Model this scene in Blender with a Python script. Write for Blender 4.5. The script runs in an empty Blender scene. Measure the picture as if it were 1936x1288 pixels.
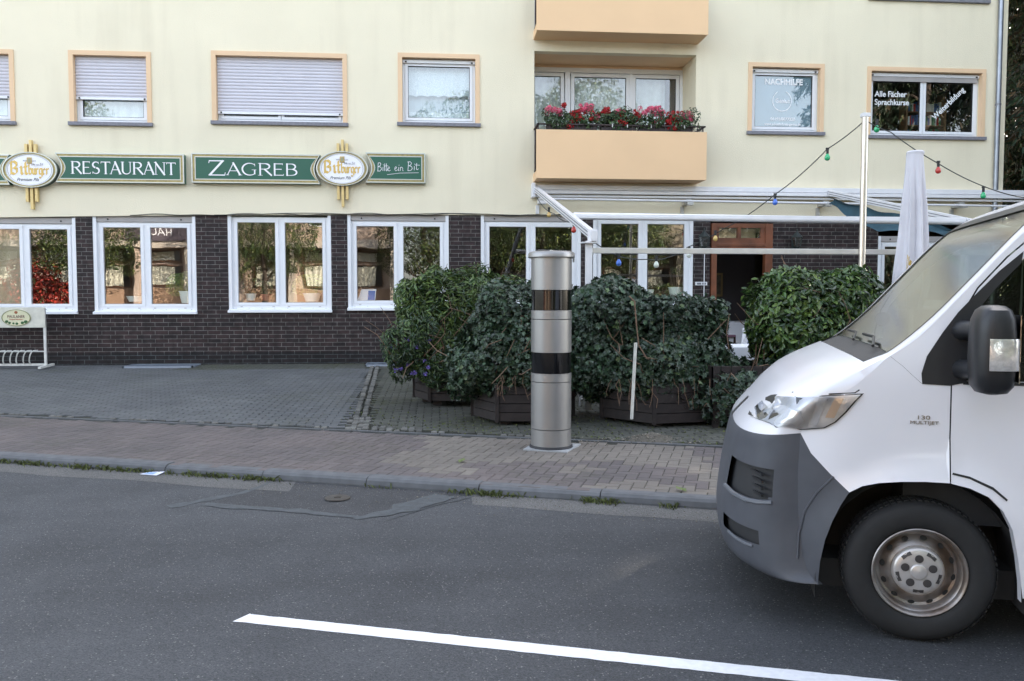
import bpy, bmesh, math, random
from mathutils import Vector, Matrix, noise
from mathutils.geometry import delaunay_2d_cdt
R = math.radians
rnd = random.Random(7)
scene = bpy.context.scene
# ------------------------------------------------------------------ camera, sky, sun
cd = bpy.data.cameras.new("camera"); cam = bpy.data.objects.new("camera", cd)
scene.collection.objects.link(cam); scene.camera = cam
cd.sensor_width = 36; cd.lens = 36*1570/1936; cd.clip_start = 0.05; cd.clip_end = 2000
cam.location = (0, 0, 1.66); cam.rotation_euler = (R(90-3.06), 0, R(-5))
SUN_AZ, SUN_EL = 48, 28
w = bpy.data.worlds.new("World"); scene.world = w; w.use_nodes = True
nt = w.node_tree; bg = nt.nodes['Background']
sky = nt.nodes.new('ShaderNodeTexSky'); sky.sky_type = 'NISHITA'; sky.sun_disc = False
sky.sun_elevation = R(SUN_EL); sky.sun_rotation = R(SUN_AZ); sky.dust_density = 2.5; sky.ozone_density = 1.0
hs = nt.nodes.new('ShaderNodeHueSaturation'); hs.inputs['Saturation'].default_value = .50   # thin high haze: a paler sky
nt.links.new(sky.outputs[0], hs.inputs['Color']); nt.links.new(hs.outputs[0], bg.inputs[0]); bg.inputs[1].default_value = 0.13
sl = bpy.data.lights.new("sun", 'SUN'); sl.energy = 4.0; sl.angle = R(0.5); sl.color = (1, .87, .70)
so = bpy.data.objects.new("sun", sl); scene.collection.objects.link(so); so.location = (10, 12, 20)
sdir = Vector((math.sin(R(SUN_AZ))*math.cos(R(SUN_EL)), math.cos(R(SUN_AZ))*math.cos(R(SUN_EL)), math.sin(R(SUN_EL))))
so.rotation_euler = sdir.to_track_quat('Z', 'Y').to_euler()
scene.view_settings.view_transform = 'Standard'; scene.view_settings.look = 'None'
scene.view_settings.gamma = 1; scene.view_settings.exposure = 2.8
scene.render.resolution_x = 1024; scene.render.resolution_y = 681
# ------------------------------------------------------------------ materials
MC = {}
def mat(name, col, rough=.6, metal=0., var=.0, vs=6., col2=None, bump=0., bs=60., isl=0., spec=.5, coat=0., bdist=.004, aniso=0):
    if name in MC: return MC[name]
    m = bpy.data.materials.new(name); m.use_nodes = True; MC[name] = m
    n = m.node_tree.nodes; L = m.node_tree.links; p = n['Principled BSDF']
    p.inputs['Roughness'].default_value = rough; p.inputs['Metallic'].default_value = metal
    p.inputs['Specular IOR Level'].default_value = spec; p.inputs['Coat Weight'].default_value = coat
    p.inputs['Coat Roughness'].default_value = .05
    c = (*col, 1); p.inputs['Base Color'].default_value = c; out = None
    tc = n.new('ShaderNodeTexCoord')
    if var or col2:
        ns = n.new('ShaderNodeTexNoise'); ns.inputs['Scale'].default_value = vs; ns.inputs['Detail'].default_value = 6
        L.new(tc.outputs['Object'], ns.inputs['Vector'])
        rp = n.new('ShaderNodeValToRGB'); rp.color_ramp.elements[0].position = .35; rp.color_ramp.elements[1].position = .65
        L.new(ns.outputs[0], rp.inputs[0])
        c2 = (*col2, 1) if col2 else tuple(x*(1-var) for x in col)+(1,)
        rp.color_ramp.elements[0].color = c2; rp.color_ramp.elements[1].color = c; out = rp.outputs[0]
    if isl:
        g = n.new('ShaderNodeNewGeometry'); mr = n.new('ShaderNodeMapRange')
        mr.inputs[3].default_value = 1-isl; mr.inputs[4].default_value = 1+isl
        L.new(g.outputs['Random Per Island'], mr.inputs[0])
        mx = n.new('ShaderNodeVectorMath'); mx.operation = 'SCALE'; L.new(mr.outputs[0], mx.inputs['Scale'])
        if out: L.new(out, mx.inputs[0])
        else: mx.inputs[0].default_value = col
        out = mx.outputs[0]
    if out: L.new(out, p.inputs['Base Color'])
    if bump:
        nb = n.new('ShaderNodeTexNoise'); nb.inputs['Scale'].default_value = bs; nb.inputs['Detail'].default_value = 4
        L.new(tc.outputs['Object'], nb.inputs['Vector']); b = n.new('ShaderNodeBump'); b.inputs['Strength'].default_value = bump
        b.inputs['Distance'].default_value = bdist
        L.new(nb.outputs[0], b.inputs['Height']); L.new(b.outputs[0], p.inputs['Normal'])
    return m
def glassmat(name, tint=(.9, .93, .92), ior=1.9, wav=0.0, rough=0.0, k=1.0, both=False):
    m = bpy.data.materials.new(name); m.use_nodes = True; MC[name] = m
    n = m.node_tree.nodes; L = m.node_tree.links; n.remove(n['Principled BSDF'])
    fr = n.new('ShaderNodeFresnel'); fr.inputs[0].default_value = ior
    t = n.new('ShaderNodeBsdfTransparent'); t.inputs[0].default_value = (*tint, 1)
    g = n.new('ShaderNodeBsdfGlossy'); g.inputs['Roughness'].default_value = rough; g.inputs[0].default_value = (1, 1, 1, 1)
    mx = n.new('ShaderNodeMixShader'); kk = n.new('ShaderNodeMath'); kk.operation = 'MULTIPLY'; kk.inputs[1].default_value = k; L.new(fr.outputs[0], kk.inputs[0]); gb = n.new('ShaderNodeNewGeometry'); iv = n.new('ShaderNodeMath'); iv.operation = 'SUBTRACT'; iv.inputs[0].default_value = 1; (L.new(gb.outputs['Backfacing'], iv.inputs[1]) if not both else setattr(iv.inputs[1], 'default_value', 0)); m2 = n.new('ShaderNodeMath'); m2.operation = 'MULTIPLY'; L.new(kk.outputs[0], m2.inputs[0]); L.new(iv.outputs[0], m2.inputs[1]); L.new(m2.outputs[0], mx.inputs[0]); L.new(t.outputs[0], mx.inputs[1]); L.new(g.outputs[0], mx.inputs[2])
    L.new(mx.outputs[0], n['Material Output'].inputs[0])
    if wav:
        tc = n.new('ShaderNodeTexCoord'); ns = n.new('ShaderNodeTexNoise'); ns.inputs['Scale'].default_value = 1.6; ns.inputs['Detail'].default_value = 1
        L.new(tc.outputs['Object'], ns.inputs['Vector']); b = n.new('ShaderNodeBump'); b.inputs['Strength'].default_value = 1
        b.inputs['Distance'].default_value = wav
        L.new(ns.outputs[0], b.inputs['Height']); L.new(b.outputs[0], g.inputs['Normal'])
    return m
PLAST = mat('plaster_cream', (.815, .745, .565), .9, var=.05, vs=.7, bump=.7, bs=55, bdist=.008)
def streaks(m, amt=.16, c=(.42, .36, .25)):
    n = m.node_tree.nodes; L = m.node_tree.links; p = n['Principled BSDF']; src = p.inputs['Base Color'].links[0].from_socket
    tc = n.new('ShaderNodeTexCoord'); mp = n.new('ShaderNodeMapping'); mp.inputs['Scale'].default_value = (3.2, 3.2, .28); L.new(tc.outputs['Object'], mp.inputs[0])
    a = n.new('ShaderNodeTexNoise'); a.inputs['Scale'].default_value = 1; a.inputs['Detail'].default_value = 7; L.new(mp.outputs[0], a.inputs['Vector'])
    b_ = n.new('ShaderNodeTexNoise'); b_.inputs['Scale'].default_value = .45; b_.inputs['Detail'].default_value = 5; L.new(tc.outputs['Object'], b_.inputs['Vector'])
    mu = n.new('ShaderNodeMath'); mu.operation = 'MULTIPLY'; L.new(a.outputs[0], mu.inputs[0]); L.new(b_.outputs[0], mu.inputs[1])
    mr = n.new('ShaderNodeMapRange'); mr.inputs[1].default_value = .25; mr.inputs[2].default_value = .42; mr.inputs[4].default_value = amt; L.new(mu.outputs[0], mr.inputs[0])
    mx = n.new('ShaderNodeMixRGB'); mx.inputs[2].default_value = (*c, 1); L.new(mr.outputs[0], mx.inputs[0]); L.new(src, mx.inputs[1]); L.new(mx.outputs[0], p.inputs['Base Color'])
streaks(PLAST)
def brickmat():
    m = bpy.data.materials.new('clinker_brick'); m.use_nodes = True; n = m.node_tree.nodes; L = m.node_tree.links; p = n['Principled BSDF']
    tc = n.new('ShaderNodeTexCoord'); sp = n.new('ShaderNodeSeparateXYZ'); cb = n.new('ShaderNodeCombineXYZ')
    L.new(tc.outputs['Object'], sp.inputs[0]); L.new(sp.outputs[0], cb.inputs[0]); L.new(sp.outputs[2], cb.inputs[1])
    bk = n.new('ShaderNodeTexBrick'); bk.offset = .35; bk.inputs['Scale'].default_value = 1; bk.inputs['Brick Width'].default_value = .253
    bk.inputs['Row Height'].default_value = .0815; bk.inputs['Mortar Size'].default_value = .0046; bk.inputs['Mortar Smooth'].default_value = .1
    bk.inputs['Bias'].default_value = 0
    bk.inputs['Color1'].default_value = (.034, .020, .020, 1); bk.inputs['Color2'].default_value = (.018, .013, .014, 1)
    bk.inputs['Mortar'].default_value = (.145, .14, .13, 1)
    L.new(cb.outputs[0], bk.inputs['Vector'])
    # darker engineering bricks in the three lowest courses
    ns = n.new('ShaderNodeTexNoise'); ns.inputs['Scale'].default_value = 9; L.new(tc.outputs['Object'], ns.inputs['Vector'])
    mp = n.new('ShaderNodeMapRange'); mp.inputs[1].default_value = .3; mp.inputs[2].default_value = .7; mp.inputs[3].default_value = .6; mp.inputs[4].default_value = 1.4
    L.new(ns.outputs[0], mp.inputs[0]); vm = n.new('ShaderNodeVectorMath'); vm.operation = 'SCALE'
    L.new(bk.outputs[0], vm.inputs[0]); L.new(mp.outputs[0], vm.inputs['Scale'])
    lt = n.new('ShaderNodeMath'); lt.operation = 'LESS_THAN'; lt.inputs[1].default_value = .545; L.new(sp.outputs[2], lt.inputs[0])
    dk = n.new('ShaderNodeMixRGB'); dk.blend_type = 'MULTIPLY'; dk.inputs[2].default_value = (.45, .55, .6, 1)
    L.new(lt.outputs[0], dk.inputs[0]); L.new(vm.outputs[0], dk.inputs[1]); L.new(dk.outputs[0], p.inputs['Base Color'])
    p.inputs['Roughness'].default_value = .6; p.inputs['Specular IOR Level'].default_value = .3
    b = n.new('ShaderNodeBump'); b.invert = True; b.inputs['Strength'].default_value = .8; b.inputs['Distance'].default_value = .006
    L.new(bk.outputs['Fac'], b.inputs['Height']); L.new(b.outputs[0], p.inputs['Normal'])
    return m
BRICK = brickmat()
PEACH = mat('peach_render', (.78, .555, .35), .85, var=.05, vs=1.5, bump=.3, bs=90)
PEACH2 = mat('balcony_render', (.80, .55, .325), .85, var=.04, vs=1.2, bump=.25, bs=90)
WHITE = mat('white_upvc', (.78, .80, .83), .35, var=.03, vs=3)
GASKET = mat('black_gasket', (.02, .02, .02), .6)
SILL = mat('grey_stone_sill', (.22, .22, .25), .7, var=.2, vs=20)
SHUT = mat('shutter_grey', (.60, .59, .64), .5, var=.04, vs=4)
SHUTB = mat('shutter_box', (.40, .38, .37), .6, var=.1, vs=4)
GLASS = glassmat('window_glass', tint=(.96, .97, .96), wav=.0014, ior=2.4)
GLASSD = glassmat('window_glass_flat', ior=2.2, wav=.0008)
CARG = glassmat('car_glass', tint=(.34, .39, .32), ior=1.55, rough=.12, k=.55, both=True)
CURT = mat('sheer_curtain', (.72, .76, .80), .9, var=.1, vs=8)
ALU = mat('white_aluminium', (.78, .78, .80), .32, var=.06, vs=5)
GALV = mat('galvanised_steel', (.55, .54, .52), .38, .6, var=.12, vs=12)
DKWOOD = mat('stained_planter_wood', (.023, .016, .015), .7, var=.45, vs=14, bump=.4, bs=40)
GREEN = mat('sign_green', (.012, .10, .062), .35)
GOLD = mat('gold_metal', (.52, .37, .13), .35, .6, var=.25, vs=20)
SILV = mat('silver_trim', (.50, .53, .50), .3, .7)
SIGNW = mat('sign_white', (.85, .85, .88), .35)
BLACKP = mat('black_plastic', (.018, .019, .022), .42, var=.2, vs=8)
GREYP = mat('grey_bumper_plastic', (.075, .08, .095), .5, var=.12, vs=10, bump=.15, bs=300, bdist=.001)
VANW = mat('van_white_paint', (.80, .79, .83), .3, coat=.7, spec=.5, var=.03, vs=2)
VANW.node_tree.nodes['Principled BSDF'].inputs['Coat Roughness'].default_value = .13
RUB = mat('tyre_rubber', (.018, .018, .019), .75, var=.2, vs=20)
STEEL = mat('wheel_steel', (.36, .34, .33), .36, .6, var=.35, vs=7, col2=(.17, .125, .095))
CAPM = mat('hub_cap_silver', (.60, .57, .55), .32, .5, var=.1, vs=12)
GOLDL = mat('gold_paint', (.66, .46, .13), .35, .35, var=.2, vs=25); BARG = mat('gold_bar', (.68, .52, .23), .4, .3, var=.1, vs=15); BORD = mat('gold_border_dull', (.36, .30, .13), .4, .5, var=.3, vs=20)
DARK = mat('unlit_dark', (.012, .012, .013), .9)
ORANGE = mat('door_wood', (.19, .060, .024), .5, var=.45, vs=3, coat=.2)
# ------------------------------------------------------------------ mesh helpers
XF = {}
def tagp(o, label=None, cat=None, group=None, kind=None):
    if label: o['label'] = label
    if cat: o['category'] = cat
    if group: o['group'] = group
    if kind: o['kind'] = kind
    return o
def thing(name, label, cat, loc=(0, 0, 0), rz=0., group=None):
    o = bpy.data.objects.new(name, None); scene.collection.objects.link(o); o.empty_display_size = .2
    o.location = loc; o.rotation_euler = (0, 0, rz)
    XF[o] = Matrix.Translation(Vector(loc)) @ Matrix.Rotation(rz, 4, 'Z')
    return tagp(o, label, cat, group)
class MB:
    def __init__(s): s.v = []; s.f = []; s.m = []; s.sm = []
    def add(s, vs, fs, mi=0, smooth=False):
        b = len(s.v); s.v += [tuple(x) for x in vs]
        for f in fs: s.f.append(tuple(b+i for i in f)); s.m.append(mi); s.sm.append(smooth)
        return s
    def quad(s, a, b, c, d, mi=0): return s.add([a, b, c, d], [(0, 1, 2, 3)], mi)
    def box(s, x0, x1, y0, y1, z0, z1, mi=0, bev=0.):
        if bev <= 0:
            vs = [(x, y, z) for z in (z0, z1) for y in (y0, y1) for x in (x0, x1)]
            return s.add(vs, [(0, 2, 3, 1), (4, 5, 7, 6), (0, 1, 5, 4), (2, 6, 7, 3), (0, 4, 6, 2), (1, 3, 7, 5)], mi)
        bm = bmesh.new(); bmesh.ops.create_cube(bm, size=1)
        for v in bm.verts: v.co = Vector(((x0+x1)/2+v.co.x*(x1-x0), (y0+y1)/2+v.co.y*(y1-y0), (z0+z1)/2+v.co.z*(z1-z0)))
        bmesh.ops.bevel(bm, geom=bm.edges[:], offset=bev, segments=2, profile=.7, affect='EDGES', clamp_overlap=True)
        bm.verts.index_update(); s.add([v.co[:] for v in bm.verts], [[v.index for v in f.verts] for f in bm.faces], mi); bm.free(); return s
    def bar(s, a, b, w, h, mi=0, up=(0, 0, 1)):
        a = Vector(a); b = Vector(b); d = (b-a).normalized(); u = Vector(up); x = d.cross(u)
        if x.length < 1e-4: x = d.cross(Vector((0, 1, 0)))
        x.normalize(); y = x.cross(d)
        vs = [p+x*i*w/2+y*j*h/2 for p in (a, b) for i, j in ((-1, -1), (1, -1), (1, 1), (-1, 1))]
        return s.add(vs, [(3, 2, 1, 0), (4, 5, 6, 7), (0, 1, 5, 4), (1, 2, 6, 5), (2, 3, 7, 6), (3, 0, 4, 7)], mi)
    def tube(s, pts, r, n=8, mi=0, cap=True, smooth=True):
        pts = [Vector(p) for p in pts]; rs = r if isinstance(r, (list, tuple)) else [r]*len(pts)
        vs = []; last = None
        for i, p in enumerate(pts):
            d = (pts[min(i+1, len(pts)-1)]-pts[max(i-1, 0)]).normalized()
            if last is None: x = d.orthogonal().normalized()
            else: x = (last-d*last.dot(d)).normalized()
            last = x; y = d.cross(x)
            vs += [p+(x*math.cos(2*math.pi*k/n)+y*math.sin(2*math.pi*k/n))*rs[i] for k in range(n)]
        fs = [(i*n+k, i*n+(k+1) % n, (i+1)*n+(k+1) % n, (i+1)*n+k) for i in range(len(pts)-1) for k in range(n)]
        s.add(vs, fs, mi, smooth)
        if cap: s.add(vs[:n], [tuple(range(n-1, -1, -1))], mi); s.add(vs[-n:], [tuple(range(n))], mi)
        return s
    def lathe(s, prof, c=(0, 0, 0), n=32, mi=0, axis='Z', smooth=True, sx=1., sy=1.):
        vs = []
        for r, h in prof:
            for k in range(n):
                a = 2*math.pi*k/n; p, q = r*math.cos(a)*sx, r*math.sin(a)*sy
                vs.append((c[0]+p, c[1]+q, c[2]+h) if axis == 'Z' else (c[0]+p, c[1]-h, c[2]+q))
        fs = [(i*n+k, i*n+(k+1) % n, (i+1)*n+(k+1) % n, (i+1)*n+k) for i in range(len(prof)-1) for k in range(n)]
        return s.add(vs, fs, mi, smooth)
    def plate(s, pts, y0, y1, mi=0):
        """polygon in X-Z given counter-clockwise seen from -Y, from y0 (front) to y1 (back)"""
        n = len(pts); vs = [(x, y0, z) for x, z in pts]+[(x, y1, z) for x, z in pts]
        s.add(vs, [tuple(range(n)), tuple(range(2*n-1, n-1, -1))]+[(i, n+i, n+(i+1) % n, (i+1) % n) for i in range(n)], mi); return s
    def ring(s, outer, inner, y0, y1, mi=0):
        n = len(outer); vs = [(x, y0, z) for x, z in outer]+[(x, y0, z) for x, z in inner]+[(x, y1, z) for x, z in outer]+[(x, y1, z) for x, z in inner]
        fs = []
        for i in range(n):
            j = (i+1) % n
            fs += [(i, j, n+j, n+i), (2*n+i, 2*n+j, j, i), (n+i, n+j, 3*n+j, 3*n+i)]
        return s.add(vs, fs, mi)
    def blob(s, c, rx, ry, rz, seg=10, rings=7, mi=0):
        prof = [(max(1e-4, math.sin(math.pi*i/rings)), -math.cos(math.pi*i/rings)) for i in range(rings+1)]
        vs = []
        for r, h in prof:
            for k in range(seg): a = 2*math.pi*k/seg; vs.append((c[0]+rx*r*math.cos(a), c[1]+ry*r*math.sin(a), c[2]+rz*h))
        fs = [(i*seg+k, i*seg+(k+1) % seg, (i+1)*seg+(k+1) % seg, (i+1)*seg+k) for i in range(rings) for k in range(seg)]
        return s.add(vs, fs, mi, True)
    def build(s, name, mats, parent=None, local=False, smooth=None, **tg):
        mats = mats if isinstance(mats, (list, tuple)) else [mats]
        v = s.v; X = XF.get(parent, Matrix())
        if parent is not None and not local:
            I = X.inverted(); v = [I @ Vector(p) for p in v]
        me = bpy.data.meshes.new(name); me.from_pydata(v, [], s.f)
        for m in mats: me.materials.append(m)
        me.polygons.foreach_set('material_index', s.m)
        me.polygons.foreach_set('use_smooth', [smooth if smooth is not None else x for x in s.sm]); me.update()
        if any(s.sm) or smooth: me.set_sharp_from_angle(angle=R(38))
        o = bpy.data.objects.new(name, me); scene.collection.objects.link(o)
        if parent is not None: o.parent = parent; XF[o] = X
        else: XF[o] = Matrix()
        return tagp(o, tg.get('label'), tg.get('cat'), tg.get('group'), tg.get('kind'))
def text(name, body, size, p, m, parent=None, xa=(1, 0, 0), up=(0, 0, 1), align='CENTER', ext=.0015, off=0., sx=1., shear=0., **tg):
    cu = bpy.data.curves.new(name, 'FONT'); cu.body = body; cu.size = size; cu.align_x = align; cu.align_y = 'CENTER'
    cu.extrude = ext; cu.offset = off; cu.shear = shear; cu.resolution_u = 4
    to = bpy.data.objects.new(name, cu); scene.collection.objects.link(to)
    dg = bpy.context.evaluated_depsgraph_get(); me = bpy.data.meshes.new_from_object(to.evaluated_get(dg))
    bpy.data.objects.remove(to); bpy.data.curves.remove(cu)
    xa = Vector(xa).normalized(); up = Vector(up).normalized(); z = xa.cross(up)
    T = Matrix(((xa.x*sx, up.x, z.x, p[0]), (xa.y*sx, up.y, z.y, p[1]), (xa.z*sx, up.z, z.z, p[2]), (0, 0, 0, 1)))
    X = XF.get(parent, Matrix()); me.transform(X.inverted() @ T); me.name = name; me.materials.clear(); me.materials.append(m)
    o = bpy.data.objects.new(name, me); scene.collection.objects.link(o)
    if parent is not None: o.parent = parent; XF[o] = X
    return tagp(o, tg.get('label'), tg.get('cat'))
def strokes(mb, S, x0, z0, sx, sz, y, pen=None, mi=0):
    """S: list of (points, widths or width) in unit space; ribbons in the X-Z plane facing -Y; pen=(dx,dz): broad-nib pen"""
    k = 0
    for pts, wd in S:
        P = [Vector((x0+p[0]*sx, z0+p[1]*sz)) for p in pts]
        W = wd if isinstance(wd, (list, tuple)) else [wd]*len(P)
        for i in range(len(P)-1):
            a, b = P[i], P[i+1]; d = (b-a).normalized(); n = Vector((-d.y, d.x)); yy = y-.0004*(k % 9); k += 1
            if pen:
                q = Vector(pen); e = d*.12*q.length
                c = [a-q-e, b-q+e, b+q+e, a+q-e]
                if (c[1]-c[0]).cross(c[3]-c[0]) < 0: c = c[::-1]
            else:
                e = d*min(W[i], W[i+1])*sz*.15
                c = [a-n*W[i]*sz/2-e, b-n*W[i+1]*sz/2+e, b+n*W[i+1]*sz/2+e, a+n*W[i]*sz/2-e]
            mb.plate([(c[j].x, c[j].y) for j in range(4)], yy, yy+.003, mi)
def arc(cx, cy, rx, ry, a0, a1, n=10): return [(cx+rx*math.cos(R(a0+(a1-a0)*i/n)), cy+ry*math.sin(R(a0+(a1-a0)*i/n))) for i in range(n+1)]
def copy_tree(root, loc, rz=None, scale=None, label=None):
    r = root.copy(); scene.collection.objects.link(r); r.location = loc
    if rz is not None: r.rotation_euler = (0, 0, rz)
    if scale: r.scale = (scale,)*3 if not isinstance(scale, tuple) else scale
    if label: r['label'] = label
    for ch in list(root.children):
        c = ch.copy(); scene.collection.objects.link(c); c.parent = r
        for g in list(ch.children):
            d = g.copy(); scene.collection.objects.link(d); d.parent = c
    return r
# ------------------------------------------------------------------ ground
def kerbY(x): return 6.815-.371*x
def bndY(x): return 9.19-.345*x
def rz(x, y):      # the carriageway rises slightly towards the kerb
    d = kerbY(x)-y; return .045*max(0, min(1, 1-d/2.2)) if d > 0 else .045
def dz(x, y):
    yb = bndY(x); return .13+.18*max(0, min(1, (y-yb)/(16.9-yb)))
def asphalt(name, c, c2):
    m = bpy.data.materials.new(name); m.use_nodes = True; n = m.node_tree.nodes; L = m.node_tree.links; p = n['Principled BSDF']
    tc = n.new('ShaderNodeTexCoord')
    def noi(s, d=3):
        k = n.new('ShaderNodeTexNoise'); k.inputs['Scale'].default_value = s; k.inputs['Detail'].default_value = d; L.new(tc.outputs['Object'], k.inputs['Vector']); return k
    mp_ = n.new('ShaderNodeMapping'); mp_.inputs['Rotation'].default_value = (0, 0, R(19.5)); mp_.inputs['Scale'].default_value = (.10, 1.15, 1); L.new(tc.outputs['Object'], mp_.inputs[0])
    big = noi(.9, 6); L.new(mp_.outputs[0], big.inputs['Vector']); fine = noi(1.8, 5); av = n.new('ShaderNodeMixRGB'); av.inputs[0].default_value = .35; L.new(big.outputs[0], av.inputs[1]); L.new(fine.outputs[0], av.inputs[2]); r = n.new('ShaderNodeValToRGB'); r.color_ramp.elements[0].position = .36; r.color_ramp.elements[1].position = .62
    r.color_ramp.elements[0].color = (*c, 1); r.color_ramp.elements[1].color = (*c2, 1); L.new(av.outputs[0], r.inputs[0])
    vo = n.new('ShaderNodeTexVoronoi'); vo.inputs['Scale'].default_value = 150; L.new(tc.outputs['Object'], vo.inputs['Vector'])
    sp = n.new('ShaderNodeSeparateColor'); L.new(vo.outputs['Color'], sp.inputs[0])
    mr = n.new('ShaderNodeMapRange'); mr.inputs[1].default_value = 0; mr.inputs[2].default_value = 1; mr.inputs[3].default_value = .6; mr.inputs[4].default_value = 1.4
    L.new(sp.outputs[0], mr.inputs[0]); vm = n.new('ShaderNodeVectorMath'); vm.operation = 'SCALE'; L.new(r.outputs[0], vm.inputs[0]); L.new(mr.outputs[0], vm.inputs['Scale'])
    gt = n.new('ShaderNodeMath'); gt.operation = 'GREATER_THAN'; gt.inputs[1].default_value = .984; L.new(sp.outputs[1], gt.inputs[0])
    mx = n.new('ShaderNodeMixRGB'); mx.inputs[2].default_value = (.17, .167, .165, 1); L.new(gt.outputs[0], mx.inputs[0]); L.new(vm.outputs[0], mx.inputs[1])
    L.new(mx.outputs[0], p.inputs['Base Color']); p.inputs['Roughness'].default_value = .78
    b = n.new('ShaderNodeBump'); b.inputs['Strength'].default_value = .75; b.inputs['Distance'].default_value = .006; L.new(vo.outputs['Distance'], b.inputs['Height']); L.new(b.outputs[0], p.inputs['Normal'])
    return m
ASPH = asphalt('asphalt', (.032, .034, .038), (.058, .061, .067)); ASPH2 = asphalt('asphalt_patch', (.028, .029, .032), (.043, .044, .048))
GUT = asphalt('gutter_asphalt', (.075, .074, .072), (.105, .103, .10))
SOIL = mat('joint_soil', (.030, .032, .022), .95, var=.5, vs=5, bump=.5, bs=60)
MB().quad((-400, -400, -.03), (400, -400, -.03), (400, 400, -.03), (-400, 400, -.03)).build('ground', mat('rough_ground', (.09, .085, .06), .95, var=.4, vs=.5, bump=.5, bs=20), kind='structure')
b = MB()
for i in range(-24, 24):
    x0, x1 = i*2., i*2.+2
    b.quad((x0, kerbY(x0)-8.2, 0), (x1, kerbY(x1)-8.2, 0), (x1, kerbY(x1)-2.2, 0), (x0, kerbY(x0)-2.2, 0)); b.quad((x0, kerbY(x0)-2.2, 0), (x1, kerbY(x1)-2.2, 0), (x1, kerbY(x1)+.1, .047), (x0, kerbY(x0)+.1, .047))
b.build('road', ASPH, kind='structure')
# lighter gutter strip along the kerb
b = MB(); N = 160; xs = [-20+40*i/N for i in range(N+1)]
e = [kerbY(x)-.34+.05*noise.noise(Vector((x*1.3, 3, 0)))+.02*noise.noise(Vector((x*9, 3, 0))) for x in xs]
for i in range(N):
    if -1.5 < xs[i] < .05: continue
    b.quad((xs[i], e[i], rz(xs[i], e[i])+.0015), (xs[i+1], e[i+1], rz(xs[i+1], e[i+1])+.0015), (xs[i+1], kerbY(xs[i+1])+.05, .0485), (xs[i], kerbY(xs[i])+.05, .0485))
b.build('road_gutter', GUT, kind='structure')
def rough_poly(name, pts, z, m, amp=.03, sub=10, fr=5):
    out = []
    for i, p in enumerate(pts):
        q = pts[(i+1) % len(pts)]
        for k in range(sub):
            t = k/sub; x, y = p[0]+(q[0]-p[0])*t, p[1]+(q[1]-p[1])*t
            X_, Y_ = x+amp*noise.noise(Vector((x*fr, y*fr, 1))), y+amp*noise.noise(Vector((x*fr, y*fr, 7))); out.append((X_, Y_, rz(X_, Y_)+z))
    b = MB(); b.add(out, [tuple(range(len(out)))]); return b.build(name, m, kind='structure')
rough_poly('road_patch', [(-1.5, kerbY(-1.5)+.04), (-1.55, 7.3), (-1.81, 6.62), (-.62, 6.12), (-.01, 6.62), (.18, 6.72), (.2, kerbY(.2)+.04)][::-1], .0012, ASPH2, .06)
SEAL = mat('bitumen_seal', (.066, .074, .082), .7, var=.35, vs=20, bump=.4, bs=200)
def seal(pts, w, z=.0022):
    b = MB(); n = len(pts); P = []
    for i in range(n-1):
        for k in range(8):
            t = k/8; P.append((pts[i][0]+(pts[i+1][0]-pts[i][0])*t, pts[i][1]+(pts[i+1][1]-pts[i][1])*t, w[i]+(w[i+1]-w[i])*t))
    P.append((*pts[-1], w[-1])); vs = []
    for i, (x, y, ww) in enumerate(P):
        a = P[max(0, i-1)]; c = P[min(len(P)-1, i+1)]; d = Vector((c[0]-a[0], c[1]-a[1])).normalized(); q = ww*(.5+.35*noise.noise(Vector((x*7, y*7, 0))))
        o = .03*noise.noise(Vector((x*4, y*4, 5)))
        vs += [(x-d.y*(q+o), y+d.x*(q+o), rz(x, y)+z), (x+d.y*(q-o), y-d.x*(q-o), rz(x, y)+z)]
    b.add(vs, [(2*i+1, 2*i+3, 2*i+2, 2*i) for i in range(len(P)-1)]); b.build('road_seam', SEAL, kind='structure')
seal([(-1.45, 7.34), (-1.62, 6.95), (-2.1, 6.58)], [.03, .07, .10])
seal([(-1.85, 6.62), (-1.1, 6.36), (-.6, 6.13)], [.10, .10, .05], .003)
seal([(-.62, 6.08), (-.3, 6.32), (.05, 6.68)], [.05, .20, .22], .0038)
seal([(-.42, 6.00), (.0, 6.42), (.30, 6.66)], [.012, .014, .012], .0046)
# centre line
b = MB(); n = 120; vs = []
x0, y0, x1, y1 = -1.04, 4.316, 3.2, 2.862
nx, ny = .324, .946
for i in range(n+1):
    t = i/n; x, y = x0+(x1-x0)*t, y0+(y1-y0)*t
    a = .053+.006*noise.noise(Vector((x*14, 0, 0))); c = .053+.006*noise.noise(Vector((x*14, 9, 0)))
    s_ = .03*(1-t*2) if i == 0 else 0
    vs += [(x-nx*c, y-ny*c, .0025), (x+nx*a+s_, y+ny*a, .0025)]
b.add(vs, [(2*i, 2*i+2, 2*i+3, 2*i+1) for i in range(n)])
LINE = mat('road_paint', (.74, .74, .77), .6, vs=30, col2=(.66, .66, .68), bump=.5, bs=220, bdist=.003); b.build('road_marking', LINE, kind='structure')
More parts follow.
